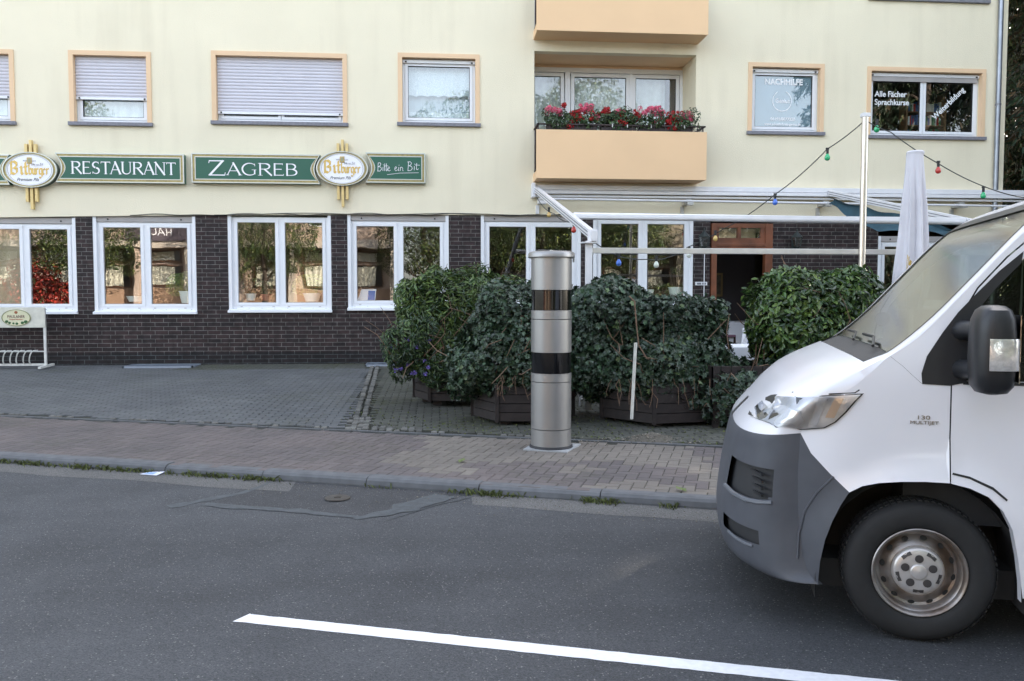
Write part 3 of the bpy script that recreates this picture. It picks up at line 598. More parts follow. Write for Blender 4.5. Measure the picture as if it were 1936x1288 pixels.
# loggias and balconies
for dzz in (0, 2.84):
    x0_, x1_, z0_, z1_ = LOG; z0_ += dzz; z1_ += dzz; yb = 17.88
    b = MB(); b.quad((x0_, FY+.2, z0_), (x0_, yb, z0_), (x0_, yb, z1_), (x0_, FY+.2, z1_)); b.quad((x1_, FY+.2, z0_), (x1_, yb, z0_), (x1_, yb, z1_), (x1_, FY+.2, z1_))
    b.quad((x0_, FY+.2, z1_), (x0_, yb, z1_), (x1_, yb, z1_), (x1_, FY+.2, z1_), 1); b.quad((x0_, yb, z1_-.06), (x1_, yb, z1_-.06), (x1_, yb, z1_), (x0_, yb, z1_), 1)
    b.quad((x0_, FY+.2, z0_), (x1_, FY+.2, z0_), (x1_, yb, z0_), (x0_, yb, z0_), 1); b.build('loggia', [PLAST, PEACH], BL)
    b = MB(); y = yb-.02; ZT_ = z1_-.06
    b.box(x0_, x1_, y-.03, y+.04, ZT_-.10, ZT_, 0, .004)
    for xx, ww in ((x0_, .04), (2.70, .11), (x1_-.06, .06)): b.box(xx, xx+ww, y-.03, y+.05, z0_+.1, ZT_-.1, 0, .004)
    b.box(x0_, x1_, y-.02, y+.05, z0_, z0_+.14, 0, .004); rs = []
    for p, q, bb in ((x0_+.04, 2.68, .2), (2.83, 4.10, .3), (4.16, x1_-.07, .2)): rs.append(sash(b, p, q, z0_+.15, ZT_-.11, y-.012, .075, bb))
    b.box(4.10, 4.16, y-.02, y+.03, z0_+.14, ZT_-.1)
    o = b.build('window', [WHITE, GASKET], BL)
    for r_ in rs: pane(o, r_, y, GLASSD)
    curtain(o, x0_+.05, 4.95, z0_+.1, ZT_-.1, y+.25, CURT, .02, 22); MB().box(4.98, 5.2, y+.2, y+.24, z0_+.1, ZT_-.1).build('drape', mat('dark_drape', (.08, .07, .08), .9), o)
    # balcony: slab, front panel; railing as sub-part
    zb = 3.965+dzz; b = MB(); b.box(1.91, 5.30, FY-.60, FY-.001, zb, zb+.16, 0, .004)
    b.box(1.90, 5.31, FY-.625, FY-.602, zb-.0, zb+.945, 0, .006)
    o = b.build('balcony', PEACH2, BL); r_ = MB(); IRON = mat('brown_iron', (.035, .018, .018), .45)
    zr = zb+1.06
    r_.bar((1.94, FY-.56, zr), (5.27, FY-.56, zr), .05, .025); r_.bar((1.94, FY, zr), (1.94, FY-.585, zr), .05, .025); r_.bar((5.27, FY, zr), (5.27, FY-.585, zr), .05, .025)
    x = 1.95
    while x < 5.28: r_.bar((x, FY-.56, zb+.2), (x, FY-.56, zr), .014, .014); x += .11
    for xx in (1.94, 5.27):
        for i in range(1, 6): r_.bar((xx, FY-.56+.1*i, zb+.2), (xx, FY-.56+.1*i, zr), .014, .014)
        r_.bar((xx, FY, zb+.22), (xx, FY-.57, zb+.22), .03, .02)
    r_.build('railing', IRON, o)
# door
o = MB(); y = FY+.02
x0_, x1_ = DOOR; o.box(x0_, x0_+.11, y-.03, y+.12, .3, 3.17, 0, .008).box(x1_-.16, x1_, y-.03, y+.12, .3, 3.17, 0, .008).box(x0_+.11, x1_-.16, y-.02, y+.12, 3.08, 3.17, 0, .006)
o.box(x0_+.11, x1_-.16, y-.02, y+.12, 2.60, 2.70, 0, .006).box(x0_+.11, x1_-.16, y-.035, y-.02, 2.70, 2.76, 0, .006).box(x0_+.11, x1_-.16, y, y+.1, 2.76, 2.87, 0).box(6.2, 6.27, y-.01, y+.1, 2.87, 3.08, 0, .004)
o.box(x0_+.11, 5.80, y, y+.1, 2.87, 3.08).box(6.70, x1_-.16, y, y+.1, 2.87, 3.08)
DR = o.build('door_frame', ORANGE, BL)
for p, q in ((5.80, 6.2), (6.27, 6.70)): MB().box(p, q, y+.03, y+.04, 2.87, 3.08).build('transom_pane', GLASS, DR)
MB().box(5.80, 6.70, y+.3, y+.32, 2.87, 3.08).build('blind', CREAM, DR)
MB().box(6.05, 6.09, FY+.0, FY+.03, .3, 2.6)
# open door leaf folded into the room
MB().box(5.76, 5.81, FY+.15, FY+1.0, .33, 2.58, 0, .01).build('door', ORANGE, BL)
b = MB(); b.box(6.15, 6.62, 19.0, 19.03, 1.65, 2.2, 0).box(6.20, 6.57, 18.99, 19.0, 1.70, 2.15, 1); b.box(5.7, 7.4, 19.03, 19.1, .3, 3.3, 2)
b.build('picture_wall', [mat('frame_gilt', (.20, .13, .05), .5), mat('painting', (.12, .10, .07), .7, var=.6, vs=9), mat('hall_paint', (.05, .042, .045), .9)], BL)
MB().tube([(11.78, FY-.08, .4), (11.78, FY-.08, 12.2)], .052, 14).build('downpipe', mat('zinc_pipe', (.30, .32, .36), .35, .7, var=.2, vs=5), BL)
for z in (5.7, 8.3): MB().lathe([(.06, -.02), (.06, .02)], (11.78, FY-.08, z), 14).build('pipe_clamp', SILL, BL)
MB().box(5.31, 5.56, FY+.005, FY+.03, 1.885, 1.955, 0, .004).box(5.34, 5.43, FY+.0, FY+.005, 1.90, 1.94, 1).box(5.45, 5.53, FY, FY+.005, 1.90, 1.94, 1).build('name_plate', [ALU, SILL], BL)
b = MB(); pts = [(x, FY-.012, lint(x)+.012+.012*math.sin(x*3.1)+.008*math.sin(x*7.7)) for x in [-6.0+.12*i for i in range(94)]]; b.tube(pts, .007, 5); pts = [(x, FY-.02, lint(x)+.016+.014*math.sin(x*2.1+1)) for x in [-4.4+.12*i for i in range(75)]]; b.tube(pts, .006, 5)
tagp(b.build('cable', mat('cable_grey', (.05, .05, .05), .6)), 'thin dark cable sagging along the lower edge of the cream plaster', 'cable')
b = MB(); b.tube([(5.49, FY+.0, 2.6), (5.49, FY, .35)], .009, 6); tagp(b.build('conduit', ALU), 'thin white cable running down the brick pier beside the door', 'cable')
# light-well gratings at the wall foot
b = MB()
for x0_, x1_, lab in ((-6.0, -4.7, 'grey metal light-well grating at the wall foot below the second window'), (-1.45, -.55, 'grey metal light-well grating at the wall foot near the purple flowered bush')):
    b = MB(); y0_, y1_ = 16.30, 16.86; z = .325
    for a, c_, d, e_ in ((x0_, x1_, y0_, y0_+.03), (x0_, x1_, y1_-.03, y1_), (x0_, x0_+.03, y0_, y1_), (x1_-.03, x1_, y0_, y1_)): b.box(a, c_, d, e_, .28, z)
    x = x0_+.05
    while x < x1_-.04: b.box(x, x+.006, y0_+.03, y1_-.03, .30, z-.002); x += .022
    tagp(b.build('grating', mat('grating_zinc', (.27, .31, .37), .5, .3)), lab, 'grating', 'light-well gratings at the wall foot')
# ------------------------------------------------------------------ restaurant signs
SY = FY
def rect_outline(x0, x1, z0, z1, lc, rc, ins, n=10):
    """counter-clockwise from bottom-left seen from -Y; lc / rc: concave depth of the left / right end"""
    x0 += ins; x1 -= ins; z0 += ins; z1 -= ins; P = []
    def side(xe, sgn, depth, za, zb_):
        return [(xe+sgn*depth*math.sin(math.pi*i/n), za+(zb_-za)*i/n) for i in range(n+1)]
    P += side(x1, -1, rc, z0, z1) if rc else [(x1, z0+(z1-z0)*i/n) for i in range(n+1)]
    P += side(x0, 1, lc, z1, z0) if lc else [(x0, z1+(z0-z1)*i/n) for i in range(n+1)]
    return P
def panel(x0, x1, z0, z1, lc, rc, label):
    T = thing('sign_panel', label, 'sign', ((x0+x1)/2, SY, z0), 0, 'green and gold restaurant sign panels on the cream wall')
    y = SY-.13; o1 = rect_outline(x0, x1, z0, z1, lc, rc, 0); o2 = rect_outline(x0, x1, z0, z1, lc, rc, .022); o3 = rect_outline(x0, x1, z0, z1, lc, rc, .062); o4 = rect_outline(x0, x1, z0, z1, lc, rc, .078)
    b = MB(); b.plate(o1, y+.012, SY+.0); b.build('backing', mat('sign_side_green', (.05, .16, .12), .4), T)
    b = MB(); b.ring(o1, o2, y-.008, y+.012); b.ring(o3, o4, y+.0, y+.012); b.build('trim', SILV, T)
    b = MB(); b.ring(o2, o3, y+.004, y+.02); b.build('gold_border', BORD, T)
    b = MB(); b.plate(o4, y+.006, y+.013); b.build('face', GREEN, T); return T, y+.004
W_ = .13; N_ = .05
def sf(*p): return p
GL = {
 'R': ([([(0.06, 0), (.06, 1)], .13), ([(.06, .97), (.3, .97)], .06), (arc(.3, .745, .22, .225, 90, -90), [.06, .09, .12, .13, .13, .13, .12, .11, .09, .07, .06]), ([(.3, .52), (.06, .52)], .05), ([(.27, .52), (.62, 0)], .13), ([(-.04, .99), (.1, .99)], .03), ([(-.05, .01), (.18, .01)], .03)], .62),
 'E': ([([(0.06, 0), (.06, 1)], .13), ([(.06, .97), (.45, .97)], .06), ([(.06, .52), (.40, .52)], .06), ([(.06, .03), (.48, .03)], .06), ([(.45, 1.0), (.45, .88)], .04), ([(.48, 0), (.50, .13)], .04)], .52),
 'S': ([(arc(.25, .74, .2, .23, 45, 255, 12), [.05, .06, .07, .08, .09, .1, .11, .12, .12, .13, .13, .13, .13]), (arc(.24, .26, .21, .23, 80, -140, 12), [.13, .13, .13, .13, .12, .11, .1, .09, .08, .07, .06, .05, .04]), ([(.40, .97), (.41, .82)], .04), ([(.05, .18), (.04, .03)], .04)], .50),
 'T': ([([(.28, 0), (.28, .97)], .13), ([(0, .97), (.56, .97)], .06), ([(0, 1.0), (-.02, .86)], .04), ([(.56, 1.0), (.58, .86)], .04), ([(.18, .01), (.38, .01)], .03)], .52),
 'A': ([([(.0, 0), (.30, 1)], .06), ([(.28, 1.02), (.62, 0)], .14), ([(.12, .35), (.48, .35)], .05), ([(-.08, .01), (.08, .01)], .03), ([(.52, .01), (.72, .01)], .03)], .62),
 'U': ([([(.06, 1), (.06, .3)], .13)]+[(arc(.31, .3, .25, .28, 180, 360, 12), [.13, .12, .11, .1, .09, .08, .08, .07, .07, .06, .06, .06, .06]), ([(.56, .3), (.56, 1)], .06), ([(-.05, .99), (.16, .99)], .03), ([(.47, .99), (.66, .99)], .03)], .66),
 'N': ([([(.05, 0), (.05, 1)], .06), ([(.02, 1.02), (.62, -.02)], .14), ([(.60, 0), (.60, 1)], .06), ([(-.05, .01), (.15, .01)], .03), ([(.5, .99), (.7, .99)], .03), ([(-.06, 1.0), (.08, .98)], .04)], .68),
 'Z': ([([(.05, .97), (.62, .97)], .07), ([(.58, .98), (.06, .03)], .13), ([(.02, .03), (.64, .03)], .07), ([(.05, 1), (.03, .82)], .04), ([(.64, 0), (.67, .2)], .04)], .68),
 'G': ([(arc(.38, .5, .36, .49, 50, 310, 18), [.04, .05, .06, .07, .08, .1, .11, .12, .13, .13, .13, .12, .11, .1, .09, .08, .07, .06, .06]), ([(.62, .1), (.62, .44)], .11), ([(.48, .45), (.70, .45)], .03), ([(.62, .95), (.63, .76)], .04)], .74),
 'B': ([([(0.06, 0), (.06, 1)], .13), ([(.06, .97), (.28, .97)], .05), (arc(.27, .75, .2, .22, 90, -90), [.05, .08, .1, .12, .12, .12, .12, .1, .08, .06, .05]), ([(.28, .53), (.06, .53)], .05), (arc(.28, .28, .25, .25, 90, -90), [.05, .08, .11, .13, .13, .13, .13, .11, .08, .06, .05]), ([(.28, .03), (.06, .03)], .05)], .58)}
def word(mb, w_, x0, x1, z0, h, y, first=1.0):
    tot = sum(GL[c][1]*(first if i == 0 else 1)+.09 for i, c in enumerate(w_))-.09; k = (x1-x0)/tot; x = x0
    for i, c in enumerate(w_):
        f = first if i == 0 else 1; strokes(mb, GL[c][0], x, z0-(.0 if f == 1 else h*.05), k*f, h*f, y); x += (GL[c][1]*f+.09)*k
T, y = panel(-7.32, -4.925, 3.845, 4.405, .11, 0, 'green sign panel with white word RESTAURANT between oval emblem and second panel')
b = MB(); word(b, 'RESTAURANT', -7.02, -5.10, 4.01, .235, y-.003); b.build('lettering', SIGNW, T)
T, y = panel(-4.785, -2.325, 3.865, 4.435, 0, .11, 'green sign panel with white word ZAGREB')
b = MB(); word(b, 'ZAGREB', -4.47, -2.76, 4.02, .235, y-.003, 1.24); b.build('lettering', SIGNW, T)
T, y = panel(-1.44, -.265, 3.905, 4.495, .11, 0, 'small green sign panel with white handwritten Bitte ein Bit')
BI = [([(.0, 0), (.02, .95)], .05), ([(.02, .95), (.12, .98), (.17, .85), (.12, .62), (.03, .52), (.16, .48), (.2, .25), (.12, .02), (-.02, .02)], .05), ([(.28, .5), (.27, .05)], .05), ([(.29, .72), (.30, .76)], .06),
      ([(.38, .9), (.35, .05)], .05), ([(.47, .9), (.44, .1), (.49, .05), (.52, .3)], .05), ([(.32, .6), (.56, .64)], .04), ([(.55, .25), (.64, .4), (.6, .55), (.54, .4), (.54, .15), (.60, .03), (.68, .15)], .045),
      ([(.92, .3), (1.02, .42), (.98, .56), (.92, .45), (.91, .2), (.97, .06), (1.06, .2)], .045), ([(1.13, .5), (1.11, .1), (1.15, .08)], .05), ([(1.14, .72), (1.15, .76)], .06), ([(1.22, .5), (1.21, .08)], .05), ([(1.21, .4), (1.28, .52), (1.34, .4), (1.34, .1), (1.38, .08)], .045),
      ([(1.62, .1), (1.66, 1.12)], .05), ([(1.60, 1.1), (1.74, 1.16), (1.82, 1.0), (1.77, .75), (1.67, .68), (1.82, .6), (1.86, .35), (1.78, .14), (1.62, .1)], .05), ([(1.97, .62), (1.96, .18)], .05), ([(1.99, .86), (2.0, .9)], .06), ([(2.1, 1.0), (2.08, .3), (2.13, .22), (2.19, .35)], .05), ([(2.0, .78), (2.26, .76)], .045), ([(.5, -.38), (1.2, -.18), (2.2, -.12)], .04)]
b = MB(); strokes(b, BI, -1.20, 4.13, .365, .17, y-.003); b.build('lettering', SIGNW, T)
T, y = panel(-9.6, -8.155, 3.785, 4.355, 0, .11, 'green and silver end of a sign panel cut off left of the first oval emblem')
BLK = {'B': [([(.0, .0), (.0, 1)], 0), ([(0, .1), (.3, 0), (.5, .12), (.5, .42), (.2, .52)], 0), ([(.2, .52), (.48, .62), (.48, .85), (.25, 1), (-.1, .9)], 0)], 'i': [([(.05, .6), (.14, .5), (.14, .1), (.26, 0)], 0), ([(.12, .78), (.18, .84)], 0)],
       't': [([(.14, .95), (.14, .1), (.28, .0)], 0), ([(.0, .6), (.3, .6)], 0)], 'b': [([(.05, .95), (.05, .1), (.25, 0), (.36, .12), (.36, .45), (.2, .58), (.07, .45)], 0)], 'u': [([(.02, .55), (.08, .5), (.08, .1), (.22, 0), (.3, .1)], 0), ([(.32, .58), (.32, .1), (.42, 0)], 0)],
       'r': [([(.03, .55), (.1, .48), (.1, 0)], 0), ([(.1, .45), (.24, .58), (.32, .48)], 0)], 'g': [([(.34, .52), (.1, .56), (.05, .4), (.05, .12), (.2, 0), (.34, .12)], 0), ([(.34, .58), (.36, -.2), (.2, -.34), (.05, -.25)], 0)],
       'e': [([(.28, .45), (.18, .58), (.05, .45), (.05, .12), (.18, 0), (.32, .1)], 0), ([(.08, .28), (.28, .45)], 0)]}
def oval(cx, cz, label):
    T = thing('oval_sign', label, 'sign', (cx, SY, cz-.7), 0, 'oval brewery emblems with gold bars'); y = SY-.16; ry = .335; rx = .505
    el = lambda k, n=48: [(cx+rx*k*math.cos(2*math.pi*i/n), cz+(ry-(1-k)*.5*rx/1)*math.sin(2*math.pi*i/n)) for i in range(n)]
    b = MB()
    for dx, zt, zb in ((-.085, .50, -.60), (0, .575, -.745), (.085, .50, -.60)): b.box(cx+dx-.026, cx+dx+.026, SY-.10, SY-.03, cz+zb, cz+zt, 0, .004)
    b.build('gold_bars', BARG, T)
    b = MB(); b.plate(el(.985), y+.03, SY-.0); b.build('backing', mat('sign_side_dark', (.04, .09, .075), .35), T)
    b = MB(); b.ring(el(1.0), el(.95), y-.005, y+.035); b.ring(el(.865), el(.845), y, y+.03); b.build('trim', SILV, T)
    b = MB(); b.ring(el(.95), el(.865), y+.012, y+.04, 0); b.build('gold_border', BORD, T)
    b = MB(); b.plate(el(.845), y+.012, y+.03); b.build('face', SIGNW, T)
    b = MB(); x = cx-.335
    for c, s_, wd in (('B', .24, .155), ('i', .24, .075), ('t', .24, .085)): strokes(b, BLK[c], x, cz-.085, s_*.86, s_, y+.008, pen=(.018, .019)); x += wd
    for c in 'burger': strokes(b, BLK[c], x, cz-.085, .155, .20, y+.008, pen=(.012, .012)); x += .063
    b.build('lettering', GOLDL, T)
    b = MB(); b.box(cx-.045, cx+.045, y, y+.012, cz+.115, cz+.235, 0, .02).box(cx-.028, cx+.028, y-.004, y+.001, cz+.135, cz+.215, 1, .01); b.build('crest', [GOLD, mat('crest_olive', (.30, .30, .18), .5)], T)
    INK = mat('sign_ink', (.03, .04, .05), .5)
    b = MB(); strokes(b, BI, cx+.04, cz+.085, .095, .04, y+.009); b.ring(el(.80), el(.792), y+.0095, y+.012); b.build('ink_marks', INK, T)
    text('small_lettering', 'Premium Pils', .085, (cx-.04, y+.010, cz-.185), INK, T, shear=.35, sx=.9)
    text('small_lettering', 'Familien    Brauerei', .03, (cx, y+.010, cz+.17), INK, T)
oval(-7.781, 4.068, 'left oval emblem with gold bars, left of the RESTAURANT panel'); oval(-1.893, 4.172, 'right oval emblem with gold bars, between the ZAGREB panel and the small handwritten panel')
# ------------------------------------------------------------------ wall lanterns
def lantern(x, z, label):
    T = thing('wall_lantern', label, 'lantern', (x, FY, z-.2), 0, 'black wall lanterns beside the restaurant door'); y = FY-.16; IR = mat('lantern_iron', (.02, .028, .026), .5)
    b = MB(); b.box(x-.04, x+.04, FY-.02, FY+.03, z-.24, z+.0, 0, .01); b.tube([(x, FY-.02, z-.12), (x, FY-.08, z-.2), (x, y, z-.22)], .013, 8)
    b.lathe([(.001, .25), (.02, .22), (.012, .2), (.03, .17), (.10, .10), (.125, .075), (.125, .06), (.001, .06)], (x, y, z-.03), 6, smooth=False); b.lathe([(.001, -.2), (.03, -.19), (.075, -.14), (.08, -.13), (.001, -.13)], (x, y, z-.03), 6, smooth=False)
    for k in range(6): a = math.pi*k/3; b.bar((x+.078*math.cos(a), y+.078*math.sin(a), z-.17), (x+.115*math.cos(a), y+.115*math.sin(a), z+.04), .010, .010)
    b.build('bracket', IR, T); b = MB(); b.lathe([(.072, -.14), (.108, .06)], (x, y, z-.03), 6, smooth=False); b.build('lamp_glass', GLASS, T)
lantern(7.40, 2.84, 'black lantern on the brick right of the restaurant door'); lantern(5.43, 2.84, 'black lantern on the narrow brick pier left of the restaurant door')
# ------------------------------------------------------------------ awning frames
T = thing('awning', 'white awning frame with dark blue cloth folded back along its long wall cassette', 'awning', (1.93, FY, 3.5))
b = MB(); b.box(1.93, 12.6, FY-.17, FY-.012, 3.80, 3.90, 0, .015).box(1.93, 12.6, FY-.20, FY-.13, 3.72, 3.79, 0, .012).box(1.93, 12.6, FY-.14, FY-.05, 3.66, 3.70, 0, .004); b.build('cassette', ALU, T)
MB().tube([(2.0, FY-.13, 3.755), (12.6, FY-.13, 3.755)], .036, 12).build('roller', ALU, T)
b = MB(); b.box(1.86, 1.93, FY-.24, FY-.01, 3.64, 3.93, 0, .01); b.build('end_cap', ALU, T)
b = MB(); b.tube([(2.0, 16.55, 3.60), (12.2, 16.55, 3.54)], .022, 8)
b.build('torsion_bar', ALU, T)
for x in (2.05, 5.05, 7.95, 10.9):
    b = MB(); b.box(x-.06, x+.06, FY-.30, FY-.0, 3.52, 3.62, 0, .01).box(x-.04, x+.09, FY-.36, FY-.22, 3.50, 3.56, 0, .01).box(x-.09, x-.02, FY-.05, FY, 3.33, 3.50, 0, .005); b.build('bracket', GALV if x > 3 else ALU, T)
def prof_arm(x, name='arm'):
    a = Vector((x, 16.7, 3.80)); e = Vector((x, 10.5, 2.435)); b = MB(); b.bar(a, e, .07, .11); b.bar(a+Vector((-.037, 0, .02)), e+Vector((-.037, 0, .02)), .006, .012, 1); b.bar(a+Vector((-.037, 0, -.025)), e+Vector((-.037, 0, -.025)), .006, .012, 1)
    b.box(x-.045, x+.045, 10.38, 10.56, 2.35, 2.50, 0, .02); b.build('arm', [ALU, SILL], T)
prof_arm(1.95); prof_arm(8.06)
MB().tube([(1.97, 12.15, 2.835), (8.04, 12.15, 2.80)], .052, 14).box(1.99, 8.02, 12.10, 12.14, 2.80, 2.86, 0, .004).build('front_bar', ALU, T)
# folded cloth hanging under the right arm
b = MB(); vs = []; nn = 46
for i in range(nn+1):
    t = i/nn; y = 16.3-5.6*t; z = 3.70-1.31*t
    sag = .10+.26*math.sin(math.pi*min(1, t*1.5))**1.2*(1-t*.35); wv = .03*math.sin(t*40)+.02*math.sin(t*23)
    for k in range(7):
        q = k/6; vs.append((7.85+.10*math.sin(q*3)+wv*(q-.3)-.18*math.sin(math.pi*t)*q, y+.05*math.sin(q*9+t*9), z-.05-sag*q+.02*math.sin(t*31+q*5)))
b.add(vs, [(i*7+k, i*7+k+1, (i+1)*7+k+1, (i+1)*7+k) for i in range(nn) for k in range(6)], 0, True)
b.build('cloth', mat('awning_cloth', (.035, .095, .13), .85, var=.3, vs=4, bump=.2, bs=30), T)
# ------------------------------------------------------------------ terrace frame
T = thing('terrace_frame', 'galvanised steel rail on posts around the terrace, one post rising high above it', 'steel frame', (1.9, 10.5, .2))
MB().box(1.93, 8.6, 10.475, 10.54, 2.205, 2.275, 0, .006).build('rail', mat('rail_steel', (.72, .70, .66), .35, .6, var=.12, vs=6), T)
MB().box(1.86, 1.94, 10.46, 10.54, .2, 2.36, 0, .004).box(1.80, 2.0, 10.40, 10.6, 2.33, 2.345, 0).box(1.885, 1.915, 10.49, 10.51, 2.34, 2.5, 0).build('post', ALU, T)
MB().tube([(5.495, 10.43, .2), (5.495, 10.43, 3.98)], .041, 20).build('post', mat('polished_post', (.72, .68, .62), .28, .85, var=.06, vs=6), T)
MB().box(8.5, 8.58, 10.46, 10.54, .2, 2.2, 0, .004).build('post', GALV, T)
MB().box(5.445, 5.545, 10.385, 10.47, 3.97, 4.02, 0, .008).build('post_cap', ALU, T)
# ------------------------------------------------------------------ festoon lights
CAB = mat('festoon_cable', (.035, .04, .04), .6)
def bulbmat(n, c): m = mat('bulb_'+n, c, .18, coat=.6); return m
BUL = {'green': bulbmat('green', (.03, .42, .17)), 'red': bulbmat('red', (.5, .04, .03)), 'blue': bulbmat('blue', (.05, .16, .62)), 'yellow': bulbmat('yellow', (.62, .42, .13)), 'white': bulbmat('white', (.62, .66, .58))}
def festoon(pts, bulbs, label, sag=.0):
    T = thing('festoon_light', label, 'string lights', pts[0], 0, 'festoon strings on the terrace'); P = []
    for i in range(len(pts)-1):
        a, c = Vector(pts[i]), Vector(pts[i+1]); L_ = (c-a).length
        for k in range(10): t = k/10; q = a.lerp(c, t); q.z -= sag*L_*4*t*(1-t)*.1; P.append(q)
    P.append(Vector(pts[-1])); MB().tube(P, .0075, 6).build('cable', CAB, T)
    for p, colr, s_ in bulbs:
        p = Vector(p); b = MB(); b.lathe([(.001, .012), (.018, .01), (.019, -.05), (.016, -.062), (.001, -.062)], p, 10); b.box(p.x-.02, p.x+.02, p.y-.012, p.y+.012, p.z-.005, p.z+.02)
        k = b.build('lamp_holder', BLACKP, T); b = MB(); b.lathe([(.012, -.055), (.016, -.066), (.034, -.095), (.038, -.115), (.034, -.137), (.018, -.152), (.0005, -.156)], p, 14); b.build('bulb', BUL[colr], T, label=colr+' bulb')
PT = (5.49, 10.42, 3.93)
def ar(px, py, Y):   # a point on the sight line is only used to read the sag of the cable at its own distance
    return None
festoon([PT, (5.27, 11.0, 3.66), (4.96, 12.0, 3.165), (4.56, 13.1, 2.74), (4.10, 13.5, 2.47)], [((5.27, 11.0, 3.655), 'green', 1), ((4.96, 12.0, 3.16), 'blue', 1), ((4.45, 13.15, 2.70), 'yellow', 1), ((3.94, 12.9, 2.42), 'white', 1)], 'festoon string from the tall post down to the left with green, blue, yellow bulbs', .3)
festoon([(4.10, 13.5, 2.47), (3.5, 12.6, 2.25), (3.0, 11.8, 2.19), (2.45, 11.2, 2.2), (1.95, 10.55, 2.37)], [((3.07, 11.6, 2.215), 'white', 1), ((2.42, 11.1, 2.22), 'blue', 1), ((2.02, 11.0, 2.35), 'white', 1)], 'low festoon string sagging along the rail above the ivy hedge with blue and white bulbs', .2)
festoon([(1.95, 10.55, 2.37), (1.95, 12.0, 2.74), (1.94, 14.0, 3.05), (1.93, 16.4, 3.6)], [((1.95, 12.0, 2.73), 'red', 1), ((1.93, 14.6, 3.2), 'yellow', 1)], 'festoon string hanging under the left awning arm with a red and a yellow bulb', .25)
festoon([PT, (6.05, 10.8, 3.86), (6.83, 11.0, 3.50), (7.74, 11.3, 3.22), (8.6, 11.6, 3.1), (10.6, 12, 3.0)], [((5.80, 10.7, 3.985), 'green', 1), ((6.86, 11.0, 3.50), 'red', 1), ((7.80, 11.4, 3.215), 'green', 1)], 'festoon string running from the tall post to the right with green and red bulbs', .2)
# ------------------------------------------------------------------ parasol
T = thing('parasol', 'closed white parasol with gold print and green hem standing behind the van', 'parasol', (5.93, 10.0, .16))
def parasol_r(z, a):
    t = max(0, (3.40-z)/1.9); r = .10+.085*min(1, t*1.2)**1.1-(.07*max(0, t-.85)/.15 if t > .85 else 0)
    return r*(1+.20*math.sin(8*a+z*.6)*min(1, t*3)+.07*math.sin(17*a+z*2)*min(1, t*3))
vs = []; n = 96; zs = [3.42-1.92*i/40 for i in range(41)]
for z in zs:
    for k in range(n): a = 2*math.pi*k/n; r = parasol_r(z, a); vs.append((5.93+r*math.cos(a)+.01*math.sin(z*3), 10.0+r*math.sin(a), z))
b = MB(); b.v = [tuple(v_) for v_ in vs]
for i in range(40):
    for k in range(n):
        z = zs[i]; a = 2*math.pi*k/n; wave = .05*math.sin(a*3)
        mi = 1 if z < 1.66+wave else (2 if z < 1.70+wave and z >= 1.68+wave-.02 else 0)
        b.f.append((i*n+k, (i+1)*n+k, (i+1)*n+(k+1) % n, i*n+(k+1) % n)); b.m.append(mi); b.sm.append(True)
b.add([(5.93, 10, 1.52)]+[(5.93+parasol_r(1.5, 2*math.pi*k/24)*math.cos(2*math.pi*k/24), 10+parasol_r(1.5, 2*math.pi*k/24)*math.sin(2*math.pi*k/24), 1.5) for k in range(24)], [(0, 1+(k+1) % 24, 1+k) for k in range(24)], 1)
PCL = mat('parasol_cloth', (.63, .62, .66), .9, var=.06, vs=5, bump=.15, bs=40); GPR = mat('gold_print', (.50, .34, .08), .8)
b.build('canopy', [PCL, mat('parasol_green', (.01, .075, .06), .85), GPR], T)
MB().lathe([(.001, .03), (.09, .028), (.105, .01), (.10, -.02), (.08, -.03)], (5.93, 10, 3.44), 24).build('cap', PCL, T)
MB().tube([(5.93, 10, .16), (5.93, 10, 1.6)], .028, 12).build('pole', ALU, T); MB().box(5.63, 6.23, 9.7, 10.3, .16, .24, 0, .02).build('base', SILL, T)
# gold print that shows between the folds
def on_par(a, z, e=.006): r = parasol_r(z, a)+e; return (5.93+r*math.cos(a)+.01*math.sin(z*3), 10+r*math.sin(a), z)
b = MB()
for pts, wd in (([(-1.02, 2.14), (-.98, 1.98), (-1.08, 1.86), (-1.2, 1.9)], .05), ([(-1.25, 1.96), (-1.42, 1.98), (-1.5, 1.88), (-1.42, 1.84)], .035), ([(-2.35, 2.16), (-2.42, 2.0), (-2.3, 1.94)], .05), ([(-1.3, 1.9), (-1.36, 1.76)], .03), ([(-2.2, 2.1), (-2.26, 2.04)], .04)):
    P = []
    for i in range(len(pts)-1):
        for k in range(6): t = k/6; P.append((pts[i][0]+(pts[i+1][0]-pts[i][0])*t, pts[i][1]+(pts[i+1][1]-pts[i][1])*t))
    P.append(pts[-1])
    vs = []
    for a, z in P: vs += [on_par(a-wd*1.3, z+wd*.3), on_par(a+wd*1.3, z-wd*.3)]
    b.add(vs, [(2*i, 2*i+2, 2*i+3, 2*i+1) for i in range(len(P)-1)])
b.build('print', GPR, T)
text('lettering', 'Bit', .09, on_par(-1.35, 2.10, .012), mat('sign_ink', (.03, .04, .05), .5), T, xa=(1, .2, 0), shear=.4)
